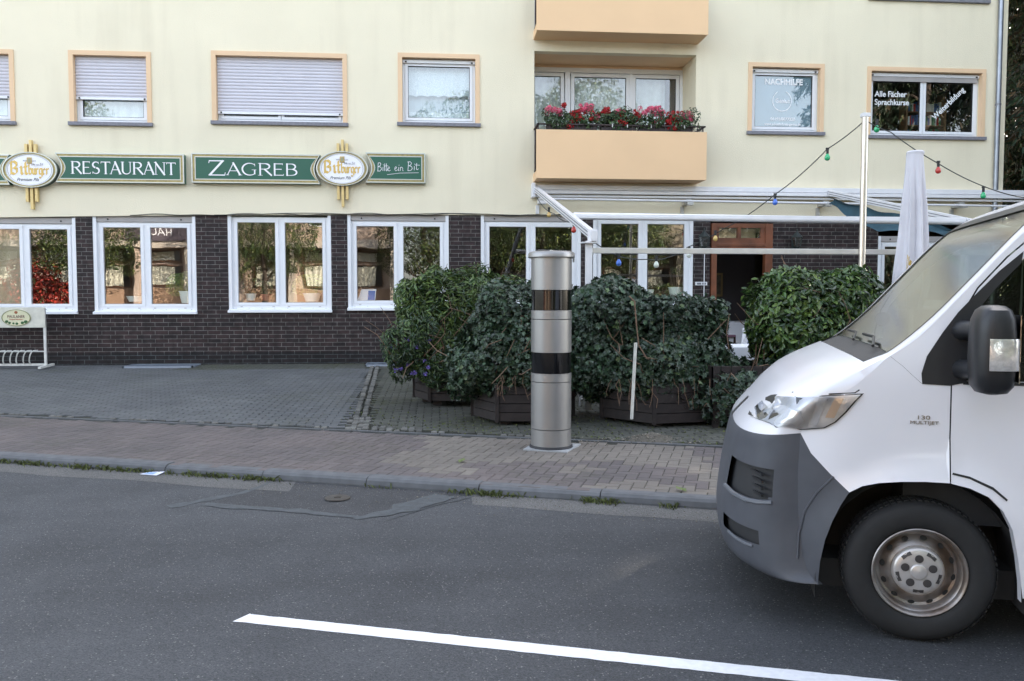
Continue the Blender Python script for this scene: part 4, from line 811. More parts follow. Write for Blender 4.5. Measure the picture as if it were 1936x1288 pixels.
# ------------------------------------------------------------------ speed camera column
def brushed():
    m = mat('brushed_steel', (.32, .315, .31), .38, .62, var=.05, vs=3); n = m.node_tree.nodes; L = m.node_tree.links; p = n['Principled BSDF']
    tc = n.new('ShaderNodeTexCoord'); mp = n.new('ShaderNodeMapping'); mp.inputs['Scale'].default_value = (120, 120, 4); ns = n.new('ShaderNodeTexNoise'); ns.inputs['Scale'].default_value = 1.5
    L.new(tc.outputs['Object'], mp.inputs[0]); L.new(mp.outputs[0], ns.inputs['Vector']); b = n.new('ShaderNodeBump'); b.inputs['Strength'].default_value = .05; L.new(ns.outputs[0], b.inputs['Height']); L.new(b.outputs[0], p.inputs['Normal']); return m
BR = brushed(); cx, cy, cz = 1.128, 8.33, .13
T = thing('speed_camera_column', 'brushed grey metal speed camera column with two black glass bands', 'speed camera', (cx, cy, cz))
rr = .2045; sc = 8.33/8.16
def col_z(py): return 1.66-(py-560)/1570*8.4+.0
Z = [.13, .318, .86, .895, 1.10, 1.42, 1.52, 1.735, 2.045]
def seg(nm, z0, z1, r, m):
    MB().lathe([(r-.01, z0), (r, z0+.003), (r, z1-.003), (r-.01, z1)], (cx, cy, 0), 72).build(nm, m, T)
for a, c in ((.13, .322), (.324, .80), (.802, .889), (1.096, 1.428), (1.430, 1.520), (1.720, 2.05)): seg('housing', a, c, rr, BR)
BG = mat('black_glass', (.004, .004, .005), .08, spec=.5)
for a, c in ((.889, 1.096), (1.520, 1.720)): MB().lathe([(rr-.012, a), (rr-.0025, a+.001), (rr-.0025, c-.001), (rr-.012, c)], (cx, cy, 0), 72).build('glass_band', BG, T)
MB().lathe([(.001, 2.108), (.2, 2.106), (.226, 2.098), (.234, 2.085), (.234, 2.048), (.228, 2.042), (.2, 2.042)], (cx, cy, 0), 72).box(cx+.215, cx+.232, cy-.02, cy+.0, 2.0, 2.045, 0, .006).build('cap', BR, T)
MB().lathe([(.001, 2.125), (.02, 2.12), (.02, 2.1)], (cx, cy, 0), 16).build('cap_screw', GALV, T)
b = MB(); b.lathe([(.200, .155), (.216, .152), (.222, .136), (.216, .122), (.2, .12)], (cx, cy, 0), 64); b.build('rubber_seal', mat('seal_rubber', (.02, .02, .024), .6, bump=.6, bs=30), T)
b = MB(); q = [(cx-.30, cy-.13), (cx+.12, cy-.30), (cx+.33, cy+.12), (cx-.12, cy+.30)]; b.add([(x, y, .130) for x, y in q]+[(x, y, .10) for x, y in q], [(0, 1, 2, 3), (0, 4, 5, 1), (1, 5, 6, 2), (2, 6, 7, 3), (3, 7, 4, 0)])
b.build('column_footing', mat('fresh_mortar', (.36, .37, .38), .9, var=.2, vs=20, bump=.3, bs=80), kind='structure')
# ------------------------------------------------------------------ bicycle rack with sign
RW = mat('rack_paint', (.70, .70, .66), .5, var=.22, vs=14)
RY = 16.35; T = thing('bicycle_rack', 'white bicycle rack with an oval brewery sign above its hoops', 'bicycle rack', (-8.2, RY, .3))
gz = .31
b = MB(); b.bar((-9.6, RY, gz+.06), (-7.74, RY, gz+.06), .04, .04); b.bar((-7.74, RY-.02, gz+.02), (-7.74, RY-.02, gz+1.12), .04, .035); b.bar((-7.74, RY-.28, gz+.02), (-7.74, RY+.28, gz+.04), .05, .04); b.bar((-9.6, RY, gz+.31), (-7.74, RY, gz+.31), .03, .02); b.build('frame', RW, T)
b = MB()
for k in range(6):
    x = -7.90-.235*k; 
    for dx in (0, .11): b.tube([(x-dx-.12, RY-.02, gz+.07)]+[(x-dx-.12+.125*(1-math.cos(a)), RY-.05-.06*math.sin(a), gz+.07+.26*math.sin(a)) for a in [math.pi/2*i/8 for i in range(1, 9)]]+[(x-dx+.03, RY-.05, gz+.33)], .011, 7)
b.build('hoops', RW, T)
b = MB(); b.box(-9.6, -7.72, RY-.05, RY-.02, gz+.76, gz+1.14, 0, .006); b.build('sign_board', mat('rack_board', (.66, .65, .56), .6, var=.2, vs=8), T)
e = lambda k: [(-8.23+.26*k*math.cos(t), gz+.945+.155*k*math.sin(t)) for t in [2*math.pi*i/36 for i in range(36)]]
b = MB(); b.plate(e(1), RY-.062, RY-.049); b.build('badge', mat('badge_cream', (.62, .60, .40), .5), T); b = MB(); b.ring(e(1.0), e(.94), RY-.066, RY-.058); b.build('badge_rim', mat('badge_rim_paint', (.22, .24, .12), .5), T)
text('lettering', 'PAULANER', .075, (-8.23, RY-.064, gz+.965), mat('badge_ink', (.12, .04, .05), .6), T, sx=.85); text('lettering', 'Original Münchner', .032, (-8.23, RY-.064, gz+.915), mat('badge_red', (.4, .05, .04), .6), T)
b = MB(); b.blob((-8.23, RY-.060, gz+1.045), .035, .006, .03, 10, 6); b.build('crest', mat('crest_rust', (.30, .10, .04), .6), T)
b = MB()
for x, z, r in ((-8.40, .875, .035), (-8.35, .85, .03), (-8.06, .87, .04), (-8.12, .85, .035), (-8.22, .835, .03), (-8.28, .84, .025)): b.blob((x, RY-.060, gz+z), r, .006, r*.8, 10, 6)
b.build('landscape', mat('badge_green', (.04, .13, .04), .7, var=.5, vs=60), T)
T.location.x += .34
# ------------------------------------------------------------------ small things on the ground
b = MB(); b.add([(-2.71, 7.70, .052), (-2.54, 7.64, .050), (-2.49, 7.73, .066), (-2.65, 7.78, .056)], [(0, 1, 2, 3)]); b.add([(x, y, z+.003) for x, y, z in [(-2.68, 7.70, .052), (-2.58, 7.67, .052), (-2.56, 7.72, .060), (-2.63, 7.745, .057)]], [(0, 1, 2, 3)], 1)
tagp(b.build('paper', [mat('litter_paper', (.62, .64, .74), .6), mat('litter_print', (.25, .38, .62), .6)]), 'crumpled white and blue leaflet lying in the gutter', 'litter')
b = MB(); b.lathe([(.001, .014), (.02, .014), (.021, .008), (.03, .008), (.031, .0145), (.095, .0145), (.1, .0125), (.102, .006)], (-.82, 6.68, .036), 36); b.box(-.845, -.795, 6.67, 6.69, .048, .053)
tagp(b.build('valve_cover', mat('cast_iron', (.07, .062, .055), .6, .3, var=.3, vs=30, bump=.5, bs=90)), 'small round iron valve cover in the dark road patch', 'utility cover')
LF = mat('fallen_leaf', (.10, .13, .04), .7, isl=.4)
for x, y, a, lab in ((1.02, 6.52, .3, 'green fallen leaf on the road by the kerb'), (.2, 7.65, 1.2, 'curled green leaf lying on the sandy pavers'), (1.9, 6.35, 2.0, 'yellowish leaf in the gutter near the van')):
    z = .128 if y > kerbY(x)+.1 else rz(x, y)+.004; d = Vector((math.cos(a), math.sin(a), 0)); q = Vector((-d.y, d.x, 0)); p = Vector((x, y, z)); b = MB()
    b.add([p-d*.06, p-d*.02+q*.03+Vector((0, 0, .015)), p+d*.03+q*.025+Vector((0, 0, .012)), p+d*.07+Vector((0, 0, .02)), p+d*.03-q*.025+Vector((0, 0, .012)), p-d*.02-q*.03+Vector((0, 0, .016)), p+Vector((0, 0, .003))], [(0, 6, 1), (1, 6, 2), (2, 6, 3), (3, 6, 4), (4, 6, 5), (5, 6, 0)]); tagp(b.build('fallen_leaf', LF), lab, 'leaf')
tagp(MB().bar((2.141, 8.93, 1.15), (2.115, 8.98, .30), .035, .012).bar((2.141, 8.925, 1.15), (2.115, 8.975, .30), .008, .014).build('white_rail', RW), 'thin white perforated rail hanging down in front of the ivy planter', 'metal rail')
tagp(MB().box(2.90, 3.06, 8.02, 8.18, .13, .27, 0, .02).build('white_block', mat('painted_stone', (.6, .6, .6), .7)), 'small white block on the pavement just in front of the van', 'stone block')
# ------------------------------------------------------------------ foliage
def leafm(name, c, isl=.45, rough=.38, spec=.5):
    m = mat(name, c, rough, isl=isl, spec=spec, vs=2.2, col2=tuple(x*.62 for x in c)); p = m.node_tree.nodes['Principled BSDF']; return m
def leaf_ivy(s): return [(0, -.5*s), (-.42*s, -.42*s), (-.28*s, -.12*s), (-.55*s, .12*s), (-.22*s, .16*s), (0, .6*s), (.22*s, .16*s), (.55*s, .12*s), (.28*s, -.12*s), (.42*s, -.42*s)]
def leaf_oval(s): return [(0, -.6*s), (-.17*s, -.3*s), (-.24*s, .05*s), (-.16*s, .38*s), (0, .62*s), (.16*s, .38*s), (.24*s, .05*s), (.17*s, -.3*s)]
def leaf_lance(s): return [(0, -.6*s), (-.14*s, -.15*s), (-.11*s, .3*s), (0, .7*s), (.11*s, .3*s), (.14*s, -.15*s)]
def leaf_quad(s): return [(0, -.5*s), (-.3*s, 0), (0, .5*s), (.3*s, 0)]
def put_leaf(vs, fs, ms, p, nrm, tipdir, shape, mi, fold=.12):
    nrm = nrm.normalized(); t = tipdir-nrm*tipdir.dot(nrm)
    if t.length < 1e-3: t = nrm.orthogonal()
    t.normalize(); s_ = t.cross(nrm); b0 = len(vs); c = p-nrm*0
    size = max(abs(q[1]) for q in shape)
    vs.append(tuple(p+nrm*fold*-size))
    for x, y in shape: q = p+s_*x+t*y+nrm*(abs(x)*fold*2-abs(y)*fold*.6); vs.append((q.x, q.y, q.z))
    n = len(shape)
    for i in range(n): fs.append((b0, b0+1+i, b0+1+(i+1) % n)); ms.append(mi)
def foliage(name, sampler, n, shape, size, mats, parent, seed, droop=.5, jit=.55, wts=None, fold=.12, **tg):
    r = random.Random(seed); vs = []; fs = []; ms = []
    for _ in range(n):
        p, nrm = sampler(r); nn = nrm.normalized()+Vector((r.gauss(0, jit), r.gauss(0, jit), r.gauss(0, jit)+.25)); tip = Vector((r.gauss(0, .6), r.gauss(0, .6), -droop+r.gauss(0, .5)))+nrm*.3
        mi = r.choices(range(len(mats)), wts)[0] if wts else r.randrange(len(mats)); put_leaf(vs, fs, ms, p, nn, tip, shape(size*r.uniform(.6, 1.25)), mi, fold)
    b = MB(); b.v = vs; b.f = fs; b.m = ms; b.sm = [False]*len(fs); return b.build(name, mats, parent, **tg)
def ell(parts, shell=.75, nz=.16, fr=2.2, seed=0):
    """sampler over a union of (cx,cy,cz,rx,ry,rz) superellipsoids; most leaves sit in the outer skin"""
    wt = [p[3]*p[5]+p[3]*p[4]+p[4]*p[5] for p in parts]
    def f(r):
        while True:
            c = r.choices(parts, wt)[0]; d = Vector((r.gauss(0, 1), r.gauss(0, 1), r.gauss(0, 1))).normalized()
            k = (abs(d.x)**3.2+abs(d.y)**3.2+abs(d.z)**3.2)**(-1/3.2); rad = 1-abs(r.gauss(0, .10)) if r.random() < shell else r.uniform(.45, .95)
            q = d*k*rad; p = Vector((c[0]+q.x*c[3], c[1]+q.y*c[4], c[2]+q.z*c[5])); 
            u_ = noise.noise(Vector((p.x*fr+seed, p.y*fr, p.z*fr))); p += Vector((d.x*c[3], d.y*c[4], d.z*c[5])).normalized()*u_*nz*2
            ins = any(((abs(p.x-o[0])/o[3])**3+(abs(p.y-o[1])/o[4])**3+(abs(p.z-o[2])/o[5])**3) < .42 for o in parts if o is not c)
            if ins and r.random() < .8: continue
            return p, Vector((d.x/c[3], d.y/c[4], d.z/c[5])).normalized()
    return f
IVY = [leafm('ivy_leaf_dark', (.025, .050, .028)), leafm('ivy_leaf', (.042, .080, .040)), leafm('ivy_leaf_pale', (.10, .15, .055))]
LAU = [leafm('laurel_leaf', (.060, .115, .028), rough=.28), leafm('laurel_leaf_bright', (.12, .19, .04), rough=.3), leafm('laurel_leaf_dark', (.032, .068, .024), rough=.3)]
BUSH = [leafm('bush_leaf', (.075, .13, .036)), leafm('bush_leaf_bright', (.13, .19, .05)), leafm('bush_leaf_dark', (.028, .06, .022))]
TWIG = mat('twig_bark', (.16, .10, .065), .8, isl=.3)
def twigs(par, pts_fn, n, seed, r0=.004, L=.5):
    r = random.Random(seed); b = MB()
    for _ in range(n):
        p, d = pts_fn(r); P = [p]
        for k in range(4): d = (d+Vector((r.gauss(0, .35), r.gauss(0, .35), r.gauss(0, .3)))).normalized(); P.append(P[-1]+d*L/4)
        b.tube(P, [r0, r0*.9, r0*.8, r0*.6, r0*.4], 4)
    return b.build('twigs', TWIG, par)
def soilpart(par, c, rx, ry, z): b = MB(); b.lathe([(.001, z), (rx, z-.02)], (c[0], c[1], 0), 12, sy=ry/rx); b.build('soil', SOIL, par)
def hexbox(cx, cy, rr_, z0, h, rot, label, legs=True, n=6, mats=None):
    T = thing('planter', label, 'planter', (cx, cy, z0), 0, 'dark wooden planters round the terrace'); q = [(cx+rr_*math.cos(rot+2*math.pi*k/n), cy+rr_*math.sin(rot+2*math.pi*k/n)) for k in range(n)]
    for k in range(n):
        a, c = Vector((*q[k], 0)), Vector((*q[(k+1) % n], 0)); b = MB(); nb = 4; hh = h/nb; cen = Vector((cx, cy, 0)); mid = (a+c)/2; out = (mid-cen).normalized(); d = (c-a).normalized()
        for j in range(nb):
            z_0 = z0+.06+j*hh+.004; z_1 = z0+.06+(j+1)*hh-.004; jo = rnd.uniform(-.003, .003)
            vs = [a+out*jo+d*.012, c+out*jo-d*.012, c-out*.03-d*.012, a-out*.03+d*.012]; vs = [(v_.x, v_.y, z) for z in (z_0, z_1) for v_ in vs]
            b.add(vs, [(0, 1, 5, 4), (1, 2, 6, 5), (2, 3, 7, 6), (3, 0, 4, 7), (4, 5, 6, 7), (3, 2, 1, 0)])
        b.build('side_boards', DKWOOD, T)
        b = MB(); b.box(a.x-.022, a.x+.022, a.y-.022, a.y+.022, z0+.05, z0+h+.075, 0, .004); b.build('corner_post', DKWOOD, T)
    b = MB(); b.add([(x, y, z0+.06) for x, y in q], [tuple(range(n-1, -1, -1))]); b.add([(cx+(x-cx)*.95, cy+(y-cy)*.95, z0+h) for x, y in q], [tuple(range(n))]); b.build('soil', SOIL, T)
    if legs:
        for k in ((0, 2, 3, 5) if n > 5 else (0, 2, 4)): x, y = cx+(q[k][0]-cx)*.7, cy+(q[k][1]-cy)*.7; MB().box(x-.06, x+.06, y-.05, y+.05, z0-.01, z0+.062, 0, .006).build('foot', DKWOOD, T)
    return T
# planters
hexbox(1.02, 10.13, .62, .135, .42, R(240)-R(5), 'dark wooden hexagonal planter at the hedge corner left of the speed camera')
hexbox(2.72, 9.98, .78, .14, .46, R(240)+R(9), 'large dark hexagonal planter overgrown with ivy right of the speed camera')
hexbox(.22, 11.55, .58, .20, .40, R(232), 'dark wooden planter behind the corner planter, under the yellow-green bush')
hexbox(.05, 12.75, .42, .24, .36, R(200), 'farthest dark planter, half hidden behind the purple flowered bush', n=5)
T = thing('planter', 'dark planter of upright boards standing on legs behind the van nose', 'planter', (3.9, 9.3, .14), 0, 'dark wooden planters round the terrace')
b = MB()
for i in range(14): x = 3.09+i*.118; b.box(x, x+.112, 9.22-.02*i*.5, 9.245-.01*i, .28, .86, 0, .004); 
b.build('front_boards', DKWOOD, T)
MB().box(3.09, 3.115, 9.22, 9.75, .28, .86).box(4.70, 4.73, 9.1, 9.75, .28, .86).box(3.09, 4.73, 9.74, 9.77, .28, .86).build('side_boards', DKWOOD, T); MB().box(3.1, 4.7, 9.25, 9.74, .75, .78).build('soil', SOIL, T)
for x in (3.12, 3.30, 3.6, 4.1, 4.6): MB().box(x, x+.07, 9.2, 9.27, .12, .30, 0, .004).build('leg', DKWOOD, T)
hexbox(4.62, 10.05, .6, .14, .5, R(240), 'dark planter under the glossy laurel bush behind the van', legs=False)
# shrubs
def shrub(name, label, cat, base, parts, n, shape, size, mats, seed, wts=None, tw=30, **k):
    T = thing(name, label, cat, base); foliage('leaves', ell(parts, seed=seed, **k), n, shape, size, mats, T, seed, wts=wts)
    def f(r): c = r.choice(parts); return Vector((c[0]+r.gauss(0, c[3]*.3), c[1]+r.gauss(0, c[4]*.3), c[2]-c[5]*.6)), Vector((r.gauss(0, .5), r.gauss(0, .5), 1)).normalized()
    twigs(T, f, tw, seed+1, .009, .9); return T
T = shrub('ivy_hedge', 'dark ivy mound spilling over the corner planter left of the speed camera', 'ivy', (1.0, 10.1, .5), [(.92, 10.15, 1.12, .66, .52, .62), (.50, 10.0, .80, .40, .45, .34), (1.35, 10.2, 1.22, .35, .5, .55), (.85, 9.75, .95, .5, .30, .42)], 14500, leaf_ivy, .055, IVY, 3, (3, 4, .25))
def hang(T, xs, y, z, L, n, seed):
    r = random.Random(seed); b = MB()
    for _ in range(n):
        x = r.uniform(*xs); P = [Vector((x, y+r.uniform(-.05, .05), z))]
        for k in range(4): P.append(P[-1]+Vector((r.gauss(0, .025), r.gauss(0, .01), -L*r.uniform(.1, .3))))
        b.tube(P, .0035, 4)
    b.build('hanging_stems', TWIG, T)
hang(T, (.5, 1.4), 9.45, .75, .3, 9, 4)
T = shrub('ivy_hedge', 'long dark ivy hedge right of the speed camera, up to the door', 'ivy', (2.6, 9.9, .5), [(1.95, 9.95, 1.10, .60, .5, .68), (1.75, 10.1, .95, .5, .45, .55), (2.65, 9.9, 1.05, .70, .5, .60), (3.10, 9.95, .92, .36, .45, .56), (2.7, 9.5, .85, .8, .22, .38)], 22000, leaf_ivy, .064, IVY, 9, (5, 3, .3))
hang(T, (1.9, 3.3), 9.25, .72, .38, 16, 5)
b = MB(); P = [Vector((2.16, 9.35, 1.66)), Vector((2.22, 9.33, 1.6)), Vector((2.24, 9.32, 1.35)), Vector((2.27, 9.32, 1.1)), Vector((2.36, 9.30, .95)), Vector((2.5, 9.3, .9))]; b.tube(P, .008, 5); b.tube([(3.2, 9.1, .62), (3.3, 9.08, .52), (3.45, 9.08, .5), (3.6, 9.1, .55)], .004, 4); b.build('woody_stem', TWIG, T)
T = shrub('ivy_hedge', 'low ragged ivy in the board planter between the hedge and the laurel', 'ivy', (3.8, 9.4, .5), [(3.75, 9.42, .68, .50, .3, .22), (3.40, 9.35, .55, .28, .25, .32), (4.2, 9.4, .75, .5, .3, .2)], 2900, leaf_ivy, .07, IVY, 12, (5, 3, .3), tw=10)
shrub('laurel_bush', 'glossy cherry laurel bush behind the van windscreen, right of the door', 'bush', (4.6, 10.0, .5), [(4.60, 10.0, 1.35, .74, .6, .62), (4.25, 9.9, 1.30, .42, .5, .48), (5.0, 10.0, 1.35, .42, .5, .60), (4.55, 10.1, 1.62, .62, .5, .38), (4.75, 9.9, .85, .6, .5, .4)], 12500, leaf_oval, .084, LAU, 21, (4, 2.2, 3), tw=40, nz=.08)
shrub('viburnum_bush', 'tall yellow-green bush in front of the fourth ground-floor window', 'bush', (.25, 11.5, .6), [(.20, 11.55, 1.40, .70, .55, .60), (-.12, 11.6, 1.55, .42, .5, .42), (.62, 11.6, 1.50, .45, .5, .42), (.0, 11.5, 1.05, .5, .5, .45)], 13500, leaf_lance, .090, BUSH, 31, (4, 3, 2), nz=.2)
T = shrub('nightshade_bush', 'low bush with small purple flowers at the left end of the hedge', 'bush', (-.25, 11.1, .3), [(-.26, 11.05, .98, .30, .3, .36), (-.08, 11.0, .80, .32, .25, .25), (-.42, 11.2, .88, .26, .3, .28)], 3600, leaf_lance, .075, [BUSH[0], BUSH[2], IVY[1]], 41, (3, 3, 2), tw=20)
r = random.Random(5); PUR = mat('purple_petal', (.10, .07, .27), .6, isl=.3)
for _ in range(16):
    c = Vector((-.24+r.gauss(0, .22), 10.80+r.uniform(-.05, .12), .90+r.gauss(0, .17))); vs = []; fs = []; ms = []
    for _ in range(7): put_leaf(vs, fs, ms, c+Vector((r.gauss(0, .013), r.gauss(0, .010), r.gauss(0, .013))), Vector((r.gauss(0, .5), -1, r.gauss(0, .5))), Vector((r.gauss(0, 1), 0, r.gauss(0, 1))), leaf_quad(.038), 0)
    b = MB(); b.v = vs; b.f = fs; b.m = ms; b.sm = [False]*len(fs); b.build('flower', PUR, T)
b = MB(); vs = []; fs = []; ms = []
for _ in range(70): put_leaf(vs, fs, ms, Vector((.36+r.gauss(0, .09), 11.0+r.gauss(0, .04), .92+r.gauss(0, .08))), Vector((r.gauss(0, .6), -1, r.gauss(0, .6))), Vector((0, 0, 1)), leaf_quad(.035), 0)
b.v = vs; b.f = fs; b.m = ms; b.sm = [False]*len(fs); b.build('yellow_flowers', mat('yellow_petal', (.38, .22, .03), .7, isl=.3), T)
# ------------------------------------------------------------------ geraniums on the balcony
GER = [leafm('geranium_leaf', (.035, .075, .028)), leafm('geranium_leaf_pale', (.07, .12, .04))]
PK = mat('pink_petal', (.72, .13, .22), .6, isl=.25); RD = mat('red_petal', (.42, .008, .012), .6, isl=.3)
def flowerbox(x0, x1, blooms, label, seed):
    y0, y1 = 16.37, 16.56; zt = 5.02; T = thing('flower_box', label, 'flower box', ((x0+x1)/2, 16.46, 4.85), 0, 'flower boxes hanging on the balcony rail'); b = MB()
    b.box(x0, x1, y0, y1, 4.84, zt, 0, .012).box(x0-.008, x1+.008, y0-.008, y1+.008, zt-.02, zt, 0, .004)
    for x in (x0+.2, x1-.2): b.box(x, x+.02, y0-.065, y0-.008, 5.035, 5.05, 1); b.box(x, x+.02, y0-.065, y0-.058, 4.98, 5.035, 1)
    b.build('box', [mat('brown_trough', (.035, .028, .03), .55), GALV], T); r = random.Random(seed)
    P = thing('geranium', label.replace('flower box', 'geraniums growing in the box'), 'geranium', ((x0+x1)/2, 16.46, 5.0), 0, 'red and pink geraniums on the balcony')
    parts = [(x, 16.42, 5.10+r.uniform(0, .06), .15, .14, .10+r.uniform(0, .09)) for x in [x0+.08+(x1-x0-.16)*i/5 for i in range(6)]]
    foliage('leaves', ell(parts, seed=seed, nz=.1, fr=5), 1900, leaf_quad, .06, GER, P, seed, droop=.1)
    for col, L in (('pink', PK), ('red', RD)):
        vs = []; fs = []; ms = []
        for c, bx, bz in blooms:
            if c != col: continue
            cc = Vector((x0+bx*(x1-x0), 16.36+r.uniform(-.06, .10), bz)); rad = r.uniform(.042, .062)
            for _ in range(42):
                d = Vector((r.gauss(0, 1), r.gauss(0, 1), r.gauss(0, 1)+.3)).normalized(); put_leaf(vs, fs, ms, cc+d*rad*r.uniform(.6, 1), d, Vector((r.gauss(0, 1), r.gauss(0, 1), r.gauss(0, 1))), leaf_quad(.034), 0)
        if vs: b = MB(); b.v = vs; b.f = fs; b.m = ms; b.sm = [False]*len(fs); b.build('blossoms', L, P, label=col+' blossoms')
def bl(n, seed, pr, spec):
    r = random.Random(seed); out = []
    for c, a, b_, z0, z1, k in spec:
        for _ in range(int(k*1.5)): out.append((c, r.uniform(a, b_), r.uniform(z0, z1)+.03))
    return out
flowerbox(2.12, 3.12, bl(0, 1, 0, [('pink', -.02, .30, 5.2, 5.34, 9), ('red', .32, .40, 5.34, 5.42, 3), ('red', .48, .66, 4.96, 5.32, 14), ('pink', .66, .92, 5.22, 5.40, 14), ('red', .7, .95, 5.1, 5.25, 3), ('pink', .98, 1.04, 5.1, 5.2, 2), ('red', .42, .46, 4.92, 4.96, 1)]), 'left flower box on the balcony rail, pink and red blooms', 1)
flowerbox(3.20, 3.90, bl(0, 2, 0, [('red', -.08, .22, 5.22, 5.33, 8), ('pink', .3, .7, 5.1, 5.28, 9), ('red', .45, .72, 5.0, 5.2, 6), ('red', .8, 1.05, 5.1, 5.28, 7)]), 'short middle flower box on the balcony rail, mostly red blooms', 2)
flowerbox(3.98, 5.05, bl(0, 3, 0, [('pink', .0, .42, 5.2, 5.37, 20), ('pink', .2, .42, 5.08, 5.2, 3), ('red', -.05, .02, 5.15, 5.2, 2), ('red', .42, .82, 4.94, 5.27, 22), ('pink', .72, 1.02, 5.12, 5.30, 10)]), 'right flower box on the balcony rail, dense pink and deep red blooms', 3)
MB().tube([(5.0, 16.9, 5.1), (5.0, 17.1, 5.32), (5.22, 17.0, 5.38), (5.22, 17.0, 4.9)], .012, 6).build('drying_rack', ALU, label='small metal rack standing on the balcony beside the right flower box', cat='rack')
# ------------------------------------------------------------------ plants on the window boards
def pot(x, z, r, h, y, label, kind, seed, m=None):
    z += .05
    T = thing('potted_plant', label, 'potted plant', (x, y, z), 0, 'potted plants on the inside window boards'); MB().lathe([(.001, 0), (r*.72, 0), (r, h*.93), (r*1.05, h*.93), (r*1.05, h), (r*.92, h), (r*.9, h*.9), (.001, h*.9)], (x, y, z), 20).build('pot', m or mat('pot_white', (.78, .85, .80), .4), T)
    if kind == 'bush': foliage('leaves', ell([(x-.12, y, z+h+.16, .32, .13, .22)], nz=.08), 1500, leaf_lance, .07, PLANTL, T, seed)
    elif kind == 'sprig': foliage('leaves', ell([(x, y, z+h+.10, .14, .08, .16)], nz=.06, shell=.4), 240, leaf_lance, .05, BUSH, T, seed)
    elif kind == 'tall':
        b = MB(); r_ = random.Random(seed)
        for k in range(4): b.tube([(x+(k-1.5)*.03, y, z+h*.8), (x+(k-1.5)*.06, y, z+h+.12), (x+(k-1.5)*.09, y, z+h+.32)], .006, 5)
        b.build('stems', TWIG, T); foliage('leaves', ell([(x, y, z+h+.34, .16, .06, .14)], shell=.3), 90, leaf_lance, .08, BUSH, T, seed)
wy = FY+.33
PLANTL = [leafm('house_plant_leaf', (.16, .26, .05)), leafm('house_plant_leaf_pale', (.28, .38, .08))]
bd = MB()
for k, (a, c_, d) in enumerate(LOW): bd.box(a+.03, c_-.03, FY+.17, FY+.62, d+.10, d+.13)
bd.build('window_boards', mat('sill_board', (.45, .44, .42), .5), BL)
pot(-5.02, 1.47, .185, .24, wy, 'pale green pot with a leafy plant in the second ground-floor window', 'bush', 50)
pot(-6.05, 1.50, .17, .11, wy, 'flat white bowl behind the left pane of the second ground-floor window', 'none', 51)
pot(-2.58, 1.50, .18, .17, wy, 'pale pot with a bright bushy plant in the third ground-floor window', 'bush', 52); pot(-3.80, 1.52, .11, .14, wy, 'small pale pot in the left corner of the third ground-floor window', 'sprig', 53); pot(-3.5, 1.52, .12, .13, wy, 'small terracotta pot in the third ground-floor window', 'sprig', 54, mat('terracotta', (.40, .14, .08), .7))
pot(4.98, 1.58, .15, .22, wy, 'white pot with tall thin stems in the window left of the door', 'tall', 55); pot(4.42, 1.60, .09, .15, wy, 'tiny white pot in the window left of the door', 'none', 56); pot(9.75, 1.57, .13, .1, wy, 'white bowl plant in the window behind the parasol', 'sprig', 57)
T = thing('notice_card', 'white card with a blue square leaning in the fourth ground-floor window', 'card', (-1.5, wy-.1, 1.5)); b = MB(); b.add([(-1.66, wy-.15, 1.56), (-1.30, wy-.15, 1.56), (-1.28, wy-.05, 1.80), (-1.58, wy-.05, 1.80)], [(0, 1, 2, 3)]); b.build('card', SIGNW, T); b = MB(); b.add([(-1.45, wy-.153, 1.58), (-1.31, wy-.153, 1.58), (-1.30, wy-.07, 1.77), (-1.44, wy-.07, 1.77)], [(0, 1, 2, 3)]); b.build('blue_square', mat('card_blue', (.03, .14, .45), .5), T)
# ------------------------------------------------------------------ terrace furniture
PLW = mat('white_plastic', (.80, .80, .82), .4); BLU = mat('blue_cushion', (.06, .17, .50), .8)
def chair(x, y, rz, z=.22):
    T = thing('garden_chair', '', 'garden chair', (x, y, z), rz, 'white plastic garden chairs on the terrace')
    MB().box(-.22, .22, -.22, .22, .40, .44, 0, .012).build('seat', PLW, T, local=True)
    for sx in (-1, 1):
        for sy in (-1, 1): MB().bar((sx*.20, sy*.19, .42), (sx*.24, sy*.23, 0), .035, .035).build('leg', PLW, T, local=True)
    b = MB(); b.bar((-.22, .22, .44), (-.22, .30, .92), .04, .03); b.bar((.22, .22, .44), (.22, .30, .92), .04, .03); b.bar((-.24, .30, .93), (.24, .30, .93), .05, .05)
    for i in range(5): b.bar((-.16+.08*i, .22, .46), (-.16+.08*i, .30, .92), .045, .012)
    b.build('backrest', PLW, T, local=True); b = MB(); b.box(-.19, .19, -.20, .18, .445, .48, 0, .012)
    for i in range(3): b.bar((-.12+.12*i, .205, .50), (-.12+.12*i, .275, .86), .06, .02)
    b.build('cushion', BLU, T, local=True); return T
c0 = chair(4.72, 12.6, R(200)); c0['label'] = 'white garden chair with blue cushion seen between hedge and laurel'
def cp(loc, rz, lab): copy_tree(c0, loc, rz, None, lab)
cp((2.25, 11.4, .2), R(95), 'white garden chair hidden behind the ivy right of the speed camera'); cp((5.2, 12.1, .22), R(-60), 'white garden chair nearest the laurel bush'); cp((3.6, 12.3, .22), R(170), 'white garden chair glimpsed through the ivy hedge')
